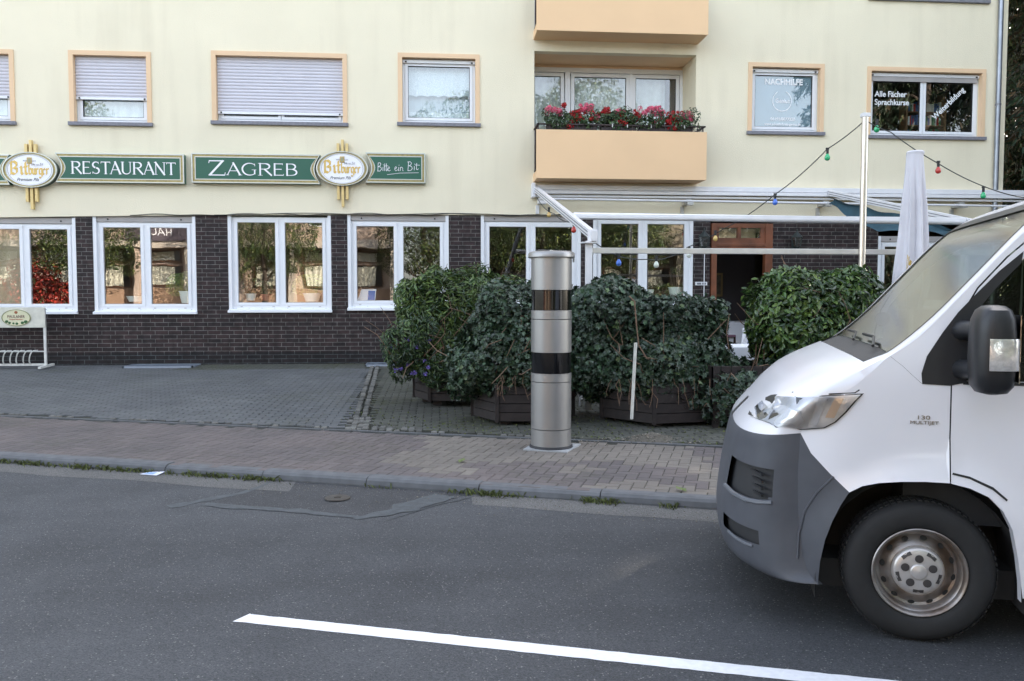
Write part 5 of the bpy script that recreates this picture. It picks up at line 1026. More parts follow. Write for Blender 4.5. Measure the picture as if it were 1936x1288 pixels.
def ctable(x, y, lab):
    T = thing('garden_table', lab, 'table', (x, y, .22), 0, 'garden tables on the terrace'); b = MB(); b.box(-.55, .55, -.4, .4, .70, .72, 0, .008); b.build('table_top', PLW, T, local=True)
    for sx in (-1, 1):
        for sy in (-1, 1): MB().bar((sx*.45, sy*.32, .7), (sx*.5, sy*.36, 0), .04, .04).build('leg', PLW, T, local=True)
    b = MB(); n = 44; vs = []
    for i in range(n):
        a = 2*math.pi*i/n; k = (abs(math.cos(a))**6+abs(math.sin(a))**6)**(-1/6); x_, y_ = .57*k*math.cos(a), .42*k*math.sin(a); vs += [(x_, y_, .726), (x_*(1.06+.04*math.sin(i*1.7)), y_*(1.06+.04*math.sin(i*1.7)), .50)]
    b.add(vs, [(2*i, 2*i+1, (2*i+3) % (2*n), (2*i+2) % (2*n)) for i in range(n)], 0, True); b.add([vs[2*i] for i in range(n)], [tuple(range(n))]); o = b.build('tablecloth', mat('white_cloth', (.78, .79, .82), .9), None, local=True, label=('white cloth over the '+lab), cat='tablecloth', group='white tablecloths on the terrace'); o.location = (x, y, .22)
ctable(4.55, 11.65, 'garden table behind the gap between hedge and laurel'); ctable(2.9, 12.0, 'garden table hidden behind the long ivy hedge')
T = thing('picket_fence', 'short white picket fence piece behind the ivy, right of the speed camera foot', 'fence', (1.95, 11.0, .18)); 
for i in range(4): x = 1.80+.075*i; MB().bar((x, 11.0, .16-.015*i+.03), (x+.012, 11.0, .62), .035, .02).build('picket', PLW, T)
MB().bar((1.78, 11.02, .5), (2.1, 11.02, .5), .04, .015).build('cross_rail', PLW, T)
# restaurant furniture just inside the door
T = thing('dining_chair', 'dark dining chair with pink cloth inside the open door', 'chair', (6.3, 18.1, .33), R(15)); DW = mat('dark_chair_wood', (.05, .025, .015), .4)
MB().box(-.22, .22, -.22, .22, .42, .47, 0, .01).build('seat', mat('mauve_cloth', (.30, .16, .22), .9), T, local=True)
for sx in (-1, 1):
    for sy in (-1, 1): MB().bar((sx*.2, sy*.2, .44), (sx*.2, sy*.2, 0), .035, .035).build('leg', DW, T, local=True)
b = MB(); b.bar((-.2, .2, .45), (-.2, .25, 1.0), .03, .03); b.bar((.2, .2, .45), (.2, .25, 1.0), .03, .03); b.bar((-.22, .25, .98), (.22, .25, .98), .06, .03)
for i in range(4): b.bar((-.12+.08*i, .2, .47), (-.12+.08*i, .25, .97), .02, .02)
b.build('backrest', DW, T, local=True)
T = thing('dining_table', 'dining table with hanging white cloth inside the open door', 'table', (6.7, 19.0-.6, .33)); MB().box(-.5, .5, -.35, .35, .72, .75).bar((0, 0, 0), (0, 0, .72), .08, .08).build('table_top', DW, T, local=True); MB().add([(-.52, -.37, .755), (.52, -.37, .755), (.52, .37, .755), (-.52, .37, .755), (-.54, -.4, .4), (0, -.44, .25), (.54, -.4, .4), (-.55, 0, .38), (.55, 0, .38)], [(0, 1, 2, 3), (4, 5, 6, 1, 0), (3, 7, 4, 0)]).build('cloth', mat('white_cloth', (.78, .79, .82), .9), T, local=True)
# ------------------------------------------------------------------ the van (local x forward from the front axle, y to its left = camera side, z up)
TH = R(180-19.3); WH = Vector((math.sin(R(19.3)), math.cos(R(19.3)), 0)); HW = 1.025
V = thing('delivery_van', 'white delivery van with grey bumper driving into the picture from the right', 'van', Vector((2.263, 3.677, 0))+WH*HW, TH)
KEY = [((.45, .25), (.84, .235), 2.6), ((.50, .30), (.92, .27), 2.6), ((.53, .42), (.95, .42), 2.6), ((.55, .60), (.935, .60), 2.6), ((.555, .78), (.905, .77), 2.6), ((.55, .90), (.885, .87), 2.6), ((.548, .975), (.865, .93), 2.7),
       ((.535, 1.01), (.835, .975), 2.7), ((.51, 1.06), (.765, 1.05), 2.8), ((.46, 1.12), (.68, 1.14), 3), ((.39, 1.18), (.58, 1.225), 3.2), ((.31, 1.235), (.46, 1.29), 3.4), ((.25, 1.29), (.34, 1.335), 3.6),
       ((.205, 1.335), (.22, 1.375), 4), ((.17, 1.37), (.12, 1.42), 4), ((.03, 1.475), (-.06, 1.59), 4.2), ((-.165, 1.69), (-.25, 1.80), 4.4), ((-.385, 1.935), (-.43, 2.0), 4.6), ((-.53, 2.06), (-.57, 2.12), 5),
       ((-.66, 2.14), (-.71, 2.195), 5), ((-.88, 2.20), (-.93, 2.25), 5), ((-1.35, 2.225), (-1.35, 2.285), 5), ((-3.0, 2.225), (-3.0, 2.29), 5), ((-4.9, 2.20), (-4.9, 2.27), 5), ((-4.98, 2.1), (-5.0, 2.15), 5), ((-5.0, 1.2), (-5.02, 1.2), 5), ((-5.0, .32), (-5.02, .32), 5)]
SUBS = 4
def cr(a, b_, c, d, t): return .5*((2*b_)+(-a+c)*t+(2*a-5*b_+4*c-d)*t*t+(-a+3*b_-3*c+d)*t**3)
KS = []
SG = [1, -1]
flat = [(k[0][0], k[0][1], k[1][0], k[1][1], k[2]) for k in KEY]
for i in range(len(flat)-1):
    a = flat[max(0, i-1)]; b_ = flat[i]; c = flat[i+1]; d = flat[min(len(flat)-1, i+2)]
    for k in range(SUBS): KS.append(tuple(cr(a[j], b_[j], c[j], d[j], k/SUBS) for j in range(5)))
KS.append(flat[-1])
def sidein(a, z):
    """inset of the body side from the widest plane"""
    w_ = .035*max(0, (1.0-z)/.75)**2 if z < 1.0 else 0
    if z > 1.2: w_ += .075*((z-1.2)/1.0)**1.4
    r = math.hypot(a+.03, z-.30)
    for ca in (0, -3.45):
        r = math.hypot(a-ca+.03, (z-.32)); w_ -= .034*max(0, 1-max(0, r-.49)/.12)**1.5 if r > .3 else .034
    if a > .3: w_ += .10*((a-.3)/.3)**2*(1 if z > .3 else 1)
    return w_
def shell(s_, t):      # s_: index into KS, t in 0..1 from the left side to the middle
    i = min(len(KS)-2, int(s_)); f = s_-i; A = [KS[i][j]*(1-f)+KS[i+1][j]*f for j in range(5)]
    g = (1-(1-t)**A[4])**(1/A[4]); a = A[0]+(A[2]-A[0])*g; z = A[1]+(A[3]-A[1])*g; w0 = sidein(A[0], A[1]); return a, w0+(HW-w0)*t, z
def P(a, w_, z, sgn=1): return (a, sgn*(HW-w_), z)
TS = [0, .008, .02, .04, .07, .11, .16, .22, .29, .38, .5, .62, .75, .88, 1.0]
def grid(b, s0, s1, t0=0., t1=1., off=0., mi=0, step=1.0):
    ss = []; x = s0
    while x < s1-1e-6: ss.append(x); x += step
    ss.append(s1); ts = [t0]+[t for t in TS if t0 < t < t1]+[t1]
    for sg in SG:
        vs = []
        for s_ in ss:
            for t in ts:
                a, w_, z = shell(s_, t); vs.append(P(a-off, w_+off*.3, z-off*.3, sg))
        m = len(ts); fs = [(i*m+j, i*m+j+1, (i+1)*m+j+1, (i+1)*m+j) for i in range(len(ss)-1) for j in range(m-1)]
        if sg < 0: fs = [f[::-1] for f in fs]
        b.add(vs, fs, mi, True)
S = lambda k: k*SUBS
def sideW(a, z): return sidein(a, z)
def cdt(poly, holes=(), step=.05, refine=True):
    vs = [Vector(p) for p in poly]; edges = [(i, (i+1) % len(poly)) for i in range(len(poly))]; faces = []
    for h in holes:
        n0 = len(vs); vs += [Vector(p) for p in h]; edges += [(n0+i, n0+(i+1) % len(h)) for i in range(len(h))]
    def inside(p, q):
        c = False; n = len(q); j = n-1
        for i in range(n):
            if (q[i][1] > p[1]) != (q[j][1] > p[1]) and p[0] < (q[j][0]-q[i][0])*(p[1]-q[i][1])/(q[j][1]-q[i][1])+q[i][0]: c = not c
            j = i
        return c
    x0, x1 = min(p[0] for p in poly), max(p[0] for p in poly); z0, z1 = min(p[1] for p in poly), max(p[1] for p in poly)
    x = x0+step/2
    while x < x1:
        z = z0+step/2
        while z < z1:
            if inside((x, z), poly) and not any(inside((x, z), h) for h in holes): vs.append(Vector((x, z)))
            z += step
        x += step
    r = delaunay_2d_cdt(vs, edges, [], 0, 1e-6); ov, ot = r[0], r[2]
    tri = [t for t in ot if inside(sum((ov[i] for i in t), Vector((0, 0)))/3, poly) and not any(inside(sum((ov[i] for i in t), Vector((0, 0)))/3, h) for h in holes)]
    return ov, tri
def sidepatch(b, poly, holes=(), off=0., mi=0, step=.05, wf=None, both=True):
    ov, tri = cdt(poly, holes, step); wf = wf or sideW
    for sg in SG:
        vs = [P(p.x, wf(p.x, p.y)-off, p.y, sg) for p in ov]
        fs = []
        for t in tri:
            a, c, d = ov[t[0]], ov[t[1]], ov[t[2]]; ccw = (c-a).cross(d-a) > 0; f = tuple(t) if not ccw else tuple(t[::-1])
            fs.append(f if sg > 0 else f[::-1])
        b.add(vs, fs, mi, True)
def sides(name, m, par, fn):
    out = []
    for i, g in enumerate((1, -1)):
        SG[:] = [g]; b = MB(); fn(b); out.append(b.build(name, m, par[i] if isinstance(par, list) else par, local=True))
    SG[:] = [1, -1]; return out
# invert the shell: inset for a point (a, z) in the nose region
def noseW(a, z):
    best = None
    for i in range(0, S(12)+1):
        A = KS[i]
        # on this section the curve runs straight from (Qa,Qz) to (Pa,Pz)
        dx, dz_ = A[2]-A[0], A[3]-A[1]; L2 = dx*dx+dz_*dz_; g = ((a-A[0])*dx+(z-A[1])*dz_)/L2; gc = max(0, min(1, g)); d = math.hypot(A[0]+dx*gc-a, A[1]+dz_*gc-z)
        if best is None or d < best[0]: best = (d, gc, A, g)
    d, g, A, g0 = best
    if g0 <= 0: return sideW(a, z)
    t = 1-(1-min(.9995, g)**A[4])**(1/A[4]); w0 = sidein(A[0], A[1]); return w0+(HW-w0)*t
def archpts(ca, r0=.475, z0=.25, n=22, cz=.32, back=False):
    pts = []
    for i in range(n+1):
        a = math.pi*i/n; pts.append((ca-.0+math.cos(a)*.435, cz+(.46)*math.sin(a)**.85))
    return [(ca+.435-.0, z0)]+pts+[(ca-.435, z0)]
FA = [(.452, .25), (.45, .364), (.43, .48), (.40, .575), (.365, .655), (.327, .722), (.27, .757), (.20, .777), (.106, .790), (0, .796), (-.104, .795), (-.19, .775), (-.27, .738), (-.33, .675), (-.372, .59), (-.40, .46), (-.418, .34), (-.425, .25)]
Qs = [(KS[i][0], KS[i][1]) for i in range(len(KS))]
iw = S(6)+1      # where the side of the body turns white
q_up = [p for p in Qs[iw:S(19)+2]]
bump_top = Qs[iw]
ARIM = [p for p in FA if p[0] <= .327+1e-6]
iarch = FA.index((.327, .722))
# fender + A pillar
dr_out = [(-.104, .795), (-.104, 1.0), (-.104, 1.25), (-.104, 1.42), (-.135, 1.56), (-.21, 1.70), (-.33, 1.84), (-.46, 1.96), (-.62, 2.06), (-.80, 2.115), (-1.05, 2.13)]
ia = FA.index((-.104, .795))
fend = [bump_top]+[(.498, .893), (.41, .80)]+[FA[i] for i in range(iarch, ia+1)]+dr_out[1:-1]+[(-.80, 2.16), (-.88, 2.19)][:0]
qq = [p for p in Qs if True][iw:]
top = [p for p in Qs[iw+1:S(20)+1]]
fend = [bump_top, (.498, .893), (.41, .80)]+FA[iarch:ia+1]+dr_out[1:10]+[Qs[S(20)]]+list(reversed(Qs[iw+1:S(20)]))
# door
door = [(-.110, .795)]+[(x-.006, z-.004) for x, z in dr_out[1:]]+[(-1.06, 1.2), (-1.06, .27), (-.43, .27)]+list(reversed(FA[ia+1:-1]))
door[0] = (-.110, .793)
win = [(-.16, 1.27), (-.16, 1.50), (-.20, 1.60), (-.27, 1.69), (-.39, 1.82), (-.50, 1.91), (-.66, 1.99), (-.84, 2.03), (-1.0, 2.03), (-1.0, 1.27)]
RA = [(x-3.45, z) for x, z in FA]
rear = [(-1.067, 2.125), (-1.067, .27), (-3.0, .27)]+[(x, z) for x, z in RA][0:]+[(-4.98, .32)]+[Qs[i] for i in range(len(Qs)-1, S(20), -1)]+[(-.885, 2.195)]
rear = [p for p in rear]
DKB = mat('door_gap', (.02, .02, .02), .8)
b = MB(); sidepatch(b, fend, step=.045); grid(b, iw, S(13)-2, 0, 1)                     # nose lip, wings and bonnet
grid(b, S(13)-2, S(18), 0, .075)                                                        # A pillars
grid(b, S(18), len(KS)-1, 0, 1)                                                         # roof and tail
b.build('body', VANW, V, local=True)
sides('side_panel', VANW, V, lambda b: sidepatch(b, rear, step=.12))
DO = sides('door', VANW, V, lambda b: sidepatch(b, door, [win], step=.045))
sides('door_gap_shadow', DKB, V, lambda b: sidepatch(b, [(-.06, .82), (-.16, .82), (-.16, 1.3), (-.06, 1.3)], off=-.05, step=.03))
sides('door_gap_shadow', DKB, V, lambda b: sidepatch(b, [(-1.0, .3), (-1.12, .3), (-1.12, 2.1), (-1.0, 2.1)], off=-.02, step=.1))
sides('side_window', CARG, DO, lambda b: sidepatch(b, win, off=-.006, step=.2))
TRI = [(.018, 1.250), (.022, 1.30), (-.0, 1.38), (-.065, 1.49), (-.13, 1.585), (-.20, 1.665), (-.30, 1.775), (-.40, 1.865), (-.39, 1.81), (-.29, 1.70), (-.20, 1.58), (-.17, 1.50), (-.17, 1.262), (-.10, 1.245)]
sides('corner_trim', BLACKP, V, lambda b: sidepatch(b, TRI, off=.004, step=.04))
sides('waist_trim', BLACKP, V, lambda b: sidepatch(b, [(-.155, 1.252), (-.155, 1.268), (-1.01, 1.268), (-1.01, 1.252)], off=.004, step=.1))
sides('mirror_base', BLACKP, V, lambda b: sidepatch(b, [(-.16, 1.27), (-.16, 1.50), (-.30, 1.50), (-.30, 1.27)], off=.003, step=.05))
sides('sill_strip', BLACKP, V, lambda b: sidepatch(b, [(-.45, .27), (-.45, .262), (-3.0, .262), (-3.0, .27)], off=.01, step=.3))
sides('arch_seam', DKB, V, lambda b: sidepatch(b, [(-.107, .845), (-.19, .828), (-.29, .783), (-.35, .73), (-.345, .722), (-.285, .772), (-.19, .817), (-.107, .836)], off=.003, step=.05))
# wheel arch lip
def lip(pts, nm='arch_lip'):
  for sg in (1, -1):
        b = MB(); n = len(pts); vs = [P(a, sideW(a, z)-.002, z, sg) for a, z in pts]+[P(a, sideW(a, z)+.05, z, sg) for a, z in pts]
        b.add(vs, [(i, i+1, n+i+1, n+i) for i in range(n-1)], 0, True)
        b.build(nm, VANW, V, local=True)
lip(FA[iarch:]); lip(RA)
for ca in (0, -3.45):
    for sg in (1, -1):
        pts = [(ca+.46*math.cos(math.pi*i/16)+.01, .30+.50*math.sin(math.pi*i/16)) for i in range(17)]; pts = [(pts[0][0], .18)]+pts+[(pts[-1][0], .18)]; n = len(pts)
        b = MB(); vs = [P(a, .03, z, sg) for a, z in pts]+[P(a, .42, z, sg) for a, z in pts]; b.add(vs, [(i, i+1, n+i+1, n+i) for i in range(n-1)], 0, True); b.add(vs[n:], [tuple(range(n))])
        b.build('wheel_housing', mat('arch_liner', (.022, .020, .019), .85, bump=.4, bs=30), V, local=True)
# bumper
bs = [(Qs[i][0], Qs[i][1]) for i in range(0, iw+1)]
bump = [(.456, .25)]+FA[1:iarch+1]+[(.41, .80), (.498, .893)]+list(reversed(bs))
b = MB()
mb_ = []
# recesses are cut out of the shell by dropping grid cells; two openings on either corner
def grid_cut(b, s0, s1, cuts, mi=0):
    ss = [s0+(s1-s0)*i/44 for i in range(45)]; ts = [0, .004, .01, .02, .03, .045, .06, .08, .10, .125, .15, .18, .21, .24, .28, .32, .37, .42, .5, .6, .75, 1.0]
    for sg in (1, -1):
        vs = []; fs = []; m = len(ts)
        for s_ in ss:
            for t in ts: a, w_, z = shell(s_, t); q = (a, z); vs.append(P(a, w_, z, sg))
        for i in range(len(ss)-1):
            for j in range(m-1):
                a, w_, z = shell((ss[i]+ss[i+1])/2, (ts[j]+ts[j+1])/2)
                if any(c(a, w_, z) for c in cuts): continue
                f = (i*m+j, i*m+j+1, (i+1)*m+j+1, (i+1)*m+j); fs.append(f if sg > 0 else f[::-1])
        b.add(vs, fs, mi, True)
c1 = lambda a, w_, z: .625 < z < .80 and .66 < a < .90 and z < .63+.17*min(1, (a-.60)/.06) if False else (.63 < z < .795 and a > .665+max(0, .70-z)*.3 and w_ < .50)
c2 = lambda a, w_, z: (.385 < z < .475 and a > .735 and w_ < .48)
c3 = lambda a, w_, z: (.36 < z < .74 and w_ > .95)
grid_cut(b, 0, iw, [c1, c2, c3]); sidepatch(b, bump, step=.04); BM = b.build('bumper', GREYP, V, local=True)
b = MB(); grid(b, 1, iw-1, .0, 1, off=.028); b.build('bumper_recess', mat('grille_black', (.024, .025, .028), .6), BM, local=True)
for z in (.655, .69, .725, .76):
    for sg in (1, -1): MB().bar(P(.72, .10, z, sg), P(.83, .46, z, sg), .012, .012).build('grille_bar', BLACKP, BM, local=True)
# raised edges of the recesses and the vertical crease near the wheel arch
def ridge(pts, r_, m, nm, par, wf=noseW):
    for sg in (1, -1):
        b = MB(); b.tube([P(a, wf(a, z)+.002, z, sg) for a, z in pts], r_, 6)
        b.build(nm, m, par, local=True)
ridge([(.672, .625), (.74, .612), (.80, .606), (.86, .607), (.90, .612)], .013, mat('bumper_edge', (.13, .14, .16), .45), 'recess_lip', BM)
ridge([(.76, .380), (.80, .378), (.84, .380), (.88, .386)], .009, mat('bumper_edge', (.13, .14, .16), .45), 'recess_lip', BM)
ridge([(.395, .79), (.47, .70), (.52, .60), (.545, .48), (.55, .36)], .007, GREYP, 'crease', BM, lambda a, z: noseW(a, z)-.001)
# headlight
HL = [(.785, 1.010), (.765, 1.045), (.72, 1.092), (.655, 1.142), (.58, 1.165), (.45, 1.182), (.27, 1.199), (.30, 1.165), (.345, 1.105), (.39, 1.055), (.44, 1.022), (.54, 1.003), (.66, 1.004)]
def shrink(p, k, c=None): c = c or (sum(q[0] for q in p)/len(p), sum(q[1] for q in p)/len(p)); return [(c[0]+(q[0]-c[0])*k, c[1]+(q[1]-c[1])*k) for q in p]
H = sides('headlight', GASKET, V, lambda b: sidepatch(b, HL, off=.003, step=.035, wf=noseW))
sides('reflector', mat('lamp_reflector', (.80, .81, .84), .3, .25, var=.35, vs=9, bump=.3, bs=14), H, lambda b: sidepatch(b, shrink(HL, .945), off=.006, step=.03, wf=noseW))
sides('low_beam', mat('lamp_bright', (.85, .85, .87), .1, .4), H, lambda b: sidepatch(b, [(.66, 1.02), (.70, 1.05), (.66, 1.10), (.60, 1.13), (.55, 1.10), (.53, 1.05), (.56, 1.02)], off=.010, step=.03, wf=noseW))
sides('lamp_bezel', mat('lamp_grey', (.12, .12, .11), .3), H, lambda b: sidepatch(b, [(.74, 1.022), (.72, 1.06), (.68, 1.095), (.665, 1.08), (.70, 1.03)], off=.009, step=.03, wf=noseW))
sides('indicator', mat('lamp_orange', (.78, .60, .45), .2, coat=1), H, lambda b: sidepatch(b, [(.40, 1.075), (.44, 1.075), (.40, 1.17), (.36, 1.172)], off=.009, step=.03, wf=noseW))
sides('light_guide', mat('lamp_bright', (.85, .85, .87), .1, .4), H, lambda b: sidepatch(b, [(.475, 1.03), (.51, 1.03), (.47, 1.17), (.435, 1.17)], off=.009, step=.03, wf=noseW))
sides('lens', glassmat('lamp_lens', tint=(.96, .97, .98), ior=1.7, both=True), H, lambda b: sidepatch(b, shrink(HL, .955), off=.014, step=.03, wf=noseW))
# upper grille, plate, bonnet seam
b = MB(); grid(b, S(6)+1, S(8), .96, 1, off=-.004); b.build('grille', BLACKP, V, local=True)
ridge([(.29, 1.215), (.31, 1.20), (.42, 1.19), (.58, 1.175)], .0035, DKB, 'bonnet_seam', V, lambda a, z: noseW(a, z)-.0005)
ridge([(.017, 1.25), (.06, 1.29), (.10, 1.33), (.155, 1.375)], .0018, DKB, 'fender_seam', V, lambda a, z: sideW(a, z)-.0005)
# cowl and windscreen
b = MB(); grid(b, S(13)-2, S(14)-1, .075, 1, off=.012); b.build('cowl', mat('cowl_plastic', (.03, .03, .032), .6, bump=1, bs=40), V, local=True)
b = MB(); grid(b, S(14)-1, S(18)+1, .075, 1, off=.006); b.build('windscreen', CARG, V, local=True)
b = MB(); grid(b, S(14)-1, S(18)+1, .07, .09, off=-.001); grid(b, S(18)-1, S(18)+1, .075, 1, off=-.001); b.build('windscreen_seal', BLACKP, V, local=True)
for y0_, y1_ in ((.75, .05), (.10, -.55)): MB().tube([(.19, y0_, 1.41), (.13, (y0_+y1_)/2, 1.44), (.13, y1_, 1.44)], .008, 6).build('wiper', BLACKP, V, local=True)
# cab interior
b = MB(); b.box(-.75, .06, -.86, .86, .55, 1.30, 0, .03).box(-1.7, -1.65, -.9, .9, .4, 2.2)
b.box(-1.15, -.55, .20, .75, .6, 1.05, 0, .05).box(-1.25, -1.05, .22, .73, .95, 1.62, 0, .06).box(-1.15, -.55, -.85, .0, .6, 1.05, 0, .05).box(-1.25, -1.05, -.83, -.02, .95, 1.62, 0, .06)
b.lathe([(.17, -.02), (.19, 0), (.17, .02)], (-.42, .48, 1.33), 20, axis='Z')
b.build('cab_interior', mat('cab_grey', (.035, .037, .042), .8, var=.3, vs=5), V, local=True)
MB().box(-4.9, .55, -.85, .85, .20, .34).box(-4.95, -1.7, -.9, .9, .34, .36).build('underbody', DKB, V, local=True)
# door mirror
def mirror(sg):
    b = MB(); secs = [(1.235, .020, .028), (1.245, .058, .075), (1.275, .078, .10), (1.33, .084, .11), (1.40, .086, .112), (1.50, .083, .112), (1.56, .078, .108), (1.60, .062, .095), (1.618, .040, .06), (1.622, .01, .015)]
    n = 28; vs = []
    for z, ra, rw in secs:
        for k in range(n):
            t = 2*math.pi*k/n; c, s_ = math.cos(t), math.sin(t); kk = (abs(c)**3+abs(s_)**3)**(-1/3); vs.append(P(-.205+ra*kk*c, -.235+rw*kk*s_, z, sg))
    fs = [(i*n+k, i*n+(k+1) % n, (i+1)*n+(k+1) % n, (i+1)*n+k) for i in range(len(secs)-1) for k in range(n)]; b.add(vs, fs if sg < 0 else [f[::-1] for f in fs], 0, True)
    for z in (1.32, 1.50): b.tube([P(-.15, .03, z, sg), P(-.16, -.08, z+.01, sg), P(-.19, -.18, z+.01, sg)], [.05, .038, .04], 12)
    M_ = b.build('mirror', BLACKP, V, local=True)
    b = MB()
    secs = [(1.345, .6), (1.355, 1), (1.47, 1), (1.48, .6)]; vs = []; n = 8
    for z, k in secs:
        for i in range(n+1):
            t = R(-62+105*i/n); c, s_ = math.cos(t), -math.sin(t); t2 = R(18+96*i/n); c, s_ = math.cos(t2), -math.sin(t2); kk = (abs(c)**3+abs(s_)**3)**(-1/3)
            e_ = .004+.006*k; vs.append(P(-.205+(.086+e_)*kk*c*(-1)*1.0, -.235+(.112+e_)*kk*s_, z, sg))
    b.add(vs, [(i*(n+1)+k, i*(n+1)+k+1, (i+1)*(n+1)+k+1, (i+1)*(n+1)+k) for i in range(3) for k in range(n)], 0, True)
    b.build('indicator', mat('mirror_lens', (.88, .86, .84), .12, .55, var=.25, vs=40, coat=1, bump=.3, bs=50), M_, local=True)
    MB().box(-.292, -.288, sg*(HW+.235)-.08, sg*(HW+.235)+.08, 1.29, 1.58).build('mirror_glass', mat('mirror_silver', (.8, .8, .8), .02, 1), M_, local=True)
mirror(1); mirror(-1)
# wheels
def wheel(ax, sg, nm='wheel'):
    def L(prof, m, name, par, n=64, **k):
        b = MB(); vs = []
        for r_, h in prof:
            for i in range(n): t = 2*math.pi*i/n; vs.append((ax+r_*math.cos(t), sg*(HW-.03-h), .342+r_*math.sin(t)))
        fs = [(i*n+j, i*n+(j+1) % n, (i+1)*n+(j+1) % n, (i+1)*n+j) for i in range(len(prof)-1) for j in range(n)]; b.add(vs, fs if sg < 0 else [f[::-1] for f in fs], 0, True); return b.build(name, m, par, local=True)
    W = L([(.215, .22), (.30, .215), (.335, .19), (.342, .15), (.342, .06), (.336, .03), (.318, .008), (.30, .0), (.275, -.004), (.245, -.002), (.222, .006), (.212, .014), (.205, .03)], RUB, nm, V, 96)
    b = MB()
    for i in range(72):
        t = 2*math.pi*i/72
        for dy in (.05, .10, .15): c, s_ = math.cos(t), math.sin(t); p = Vector((ax+.3425*c, sg*(HW-.03-dy), .342+.3425*s_)); b.bar(p-Vector((-s_, 0, c))*.009, p+Vector((-s_, 0, c))*.009, .035, .006, 0, up=(c, 0, s_))
    b.build('tread', RUB, W, local=True)
    RM = L([(.210, .012), (.214, .004), (.209, .0), (.202, .004), (.197, .014), (.195, .03), (.188, .036), (.184, .050), (.180, .075), (.168, .080), (.150, .066), (.132, .050), (.122, .044), (.112, .046), (.001, .05)], STEEL, 'rim', W)
    b = MB(); yy = sg*(HW-.03-.062)
    for i in range(12):
        t = 2*math.pi*i/12+.15; c = Vector((ax+.155*math.cos(t), yy, .342+.155*math.sin(t))); u_ = Vector((-math.sin(t), 0, math.cos(t))); v_ = Vector((math.cos(t), -sg*.55, math.sin(t))).normalized(); nrm = u_.cross(v_)
        if nrm.y*sg < 0: nrm = -nrm
        pts = [c+nrm*.010+u_*.016*math.cos(2*math.pi*k/14)+v_*.0125*math.sin(2*math.pi*k/14) for k in range(14)]; MB().add(pts, [tuple(range(14))]).build('vent_hole', DKB, W, local=True)
    HC = L([(.119, .046), (.117, .036), (.108, .026), (.098, .022), (.088, .020), (.040, .018), (.036, .012), (.032, .010), (.001, .008)], CAPM, 'hub_cap', W)
    b = MB()
    for i in range(5):
        b = MB(); t = R(90)+2*math.pi*i/5; cx_, cz_ = ax+.064*math.cos(t), .342+.064*math.sin(t)
        for r_, dep, mi in ((.0195, .0185, 0), (.0125, .0175, 1), (.0075, .012, 0)):
            pts = [(cx_+r_*math.cos(2*math.pi*k/16), sg*(HW-.03-dep+.0015*(3-mi*1)), cz_+r_*math.sin(2*math.pi*k/16)) for k in range(16)]; b.add(pts, [tuple(range(16))], mi)
        t2 = t+R(36); pts = []
        for r_, da in ((.088, -.27), (.088, 0), (.088, .27), (.104, .23), (.104, 0), (.104, -.23)): pts.append((ax+r_*math.cos(t2+da), sg*(HW-.03-.0175+(.0 if r_ < .1 else -.006)), .342+r_*math.sin(t2+da)))
        b.add(pts, [tuple(range(6))], 0)
        b.build('lug_recess', [mat('lug_dark', (.05, .045, .045), .5), mat('lug_grey', (.22, .21, .21), .4, .5)], W, local=True)
for ax in (0, -3.45):
    for sg in (1, -1): wheel(ax, sg)
# badge
text('badge_lettering', '130', .042, (.015, HW-sideW(.0, 1.09)+.006, 1.090), mat('badge_chrome', (.30, .26, .22), .3, .7), V, ext=.0015) if False else None
def vtext(body, size, a, z, **k):
    m = V; X = XF[m]; p = X @ Vector((a, HW-sideW(a, z)+.003, z)); xa = X.to_3x3() @ Vector((-1, 0, 0)); text('badge_lettering', body, size, p, mat('badge_chrome', (.30, .26, .22), .3, .7), V, xa=xa, **k)
vtext('130', .026, .01, 1.092, sx=1.6); vtext('MULTIJET', .022, .005, 1.068, sx=1.35)
# ------------------------------------------------------------------ trees right of the building
def tree(name, label, cat, base, H, parts, n, size, mats, seed, trunk_r=.22, shape=leaf_quad, group=None, kind='round', droop=.4, wts=None, limbs=14):
    T = thing(name, label, cat, base, 0, group); r = random.Random(seed); x0, y0, z0 = base; b = MB()
    tp = [(x0+r.gauss(0, .05)*k, y0+r.gauss(0, .05)*k, z0-.1+H*.92*k/6) for k in range(7)]; b.tube(tp, [trunk_r*(1.25 if k == 0 else 1)*(1-k/7.2) for k in range(7)], 10)
    for k in range(limbs):
        t = r.uniform(.18, .85); a = r.uniform(0, 6.28); p = Vector((x0, y0, z0+H*.92*t)); L_ = parts[0][3]*r.uniform(.6, .95)*(1-t*.4); d = Vector((math.cos(a), math.sin(a), .5 if kind == 'round' else -.1)); P_ = [p]
        for q in range(4): P_.append(P_[-1]+d*L_/4+Vector((r.gauss(0, .05), r.gauss(0, .05), r.gauss(0, .06))))
        b.tube(P_, [trunk_r*.4*(1-t*.6)*(1-q/4.6) for q in range(5)], 6)
    b.build('trunk', mat('tree_bark', (.06, .045, .035), .9, var=.4, vs=10, bump=.7, bs=25), T)
    foliage('crown', ell(parts, shell=.6, nz=.5, fr=.9, seed=seed), n, shape, size, mats, T, seed, droop=droop, wts=wts); return T
CON = [leafm('conifer_needles', (.022, .050, .024), rough=.6), leafm('conifer_needles_brown', (.11, .075, .035), rough=.7), leafm('conifer_needles_pale', (.05, .09, .03), rough=.6)]
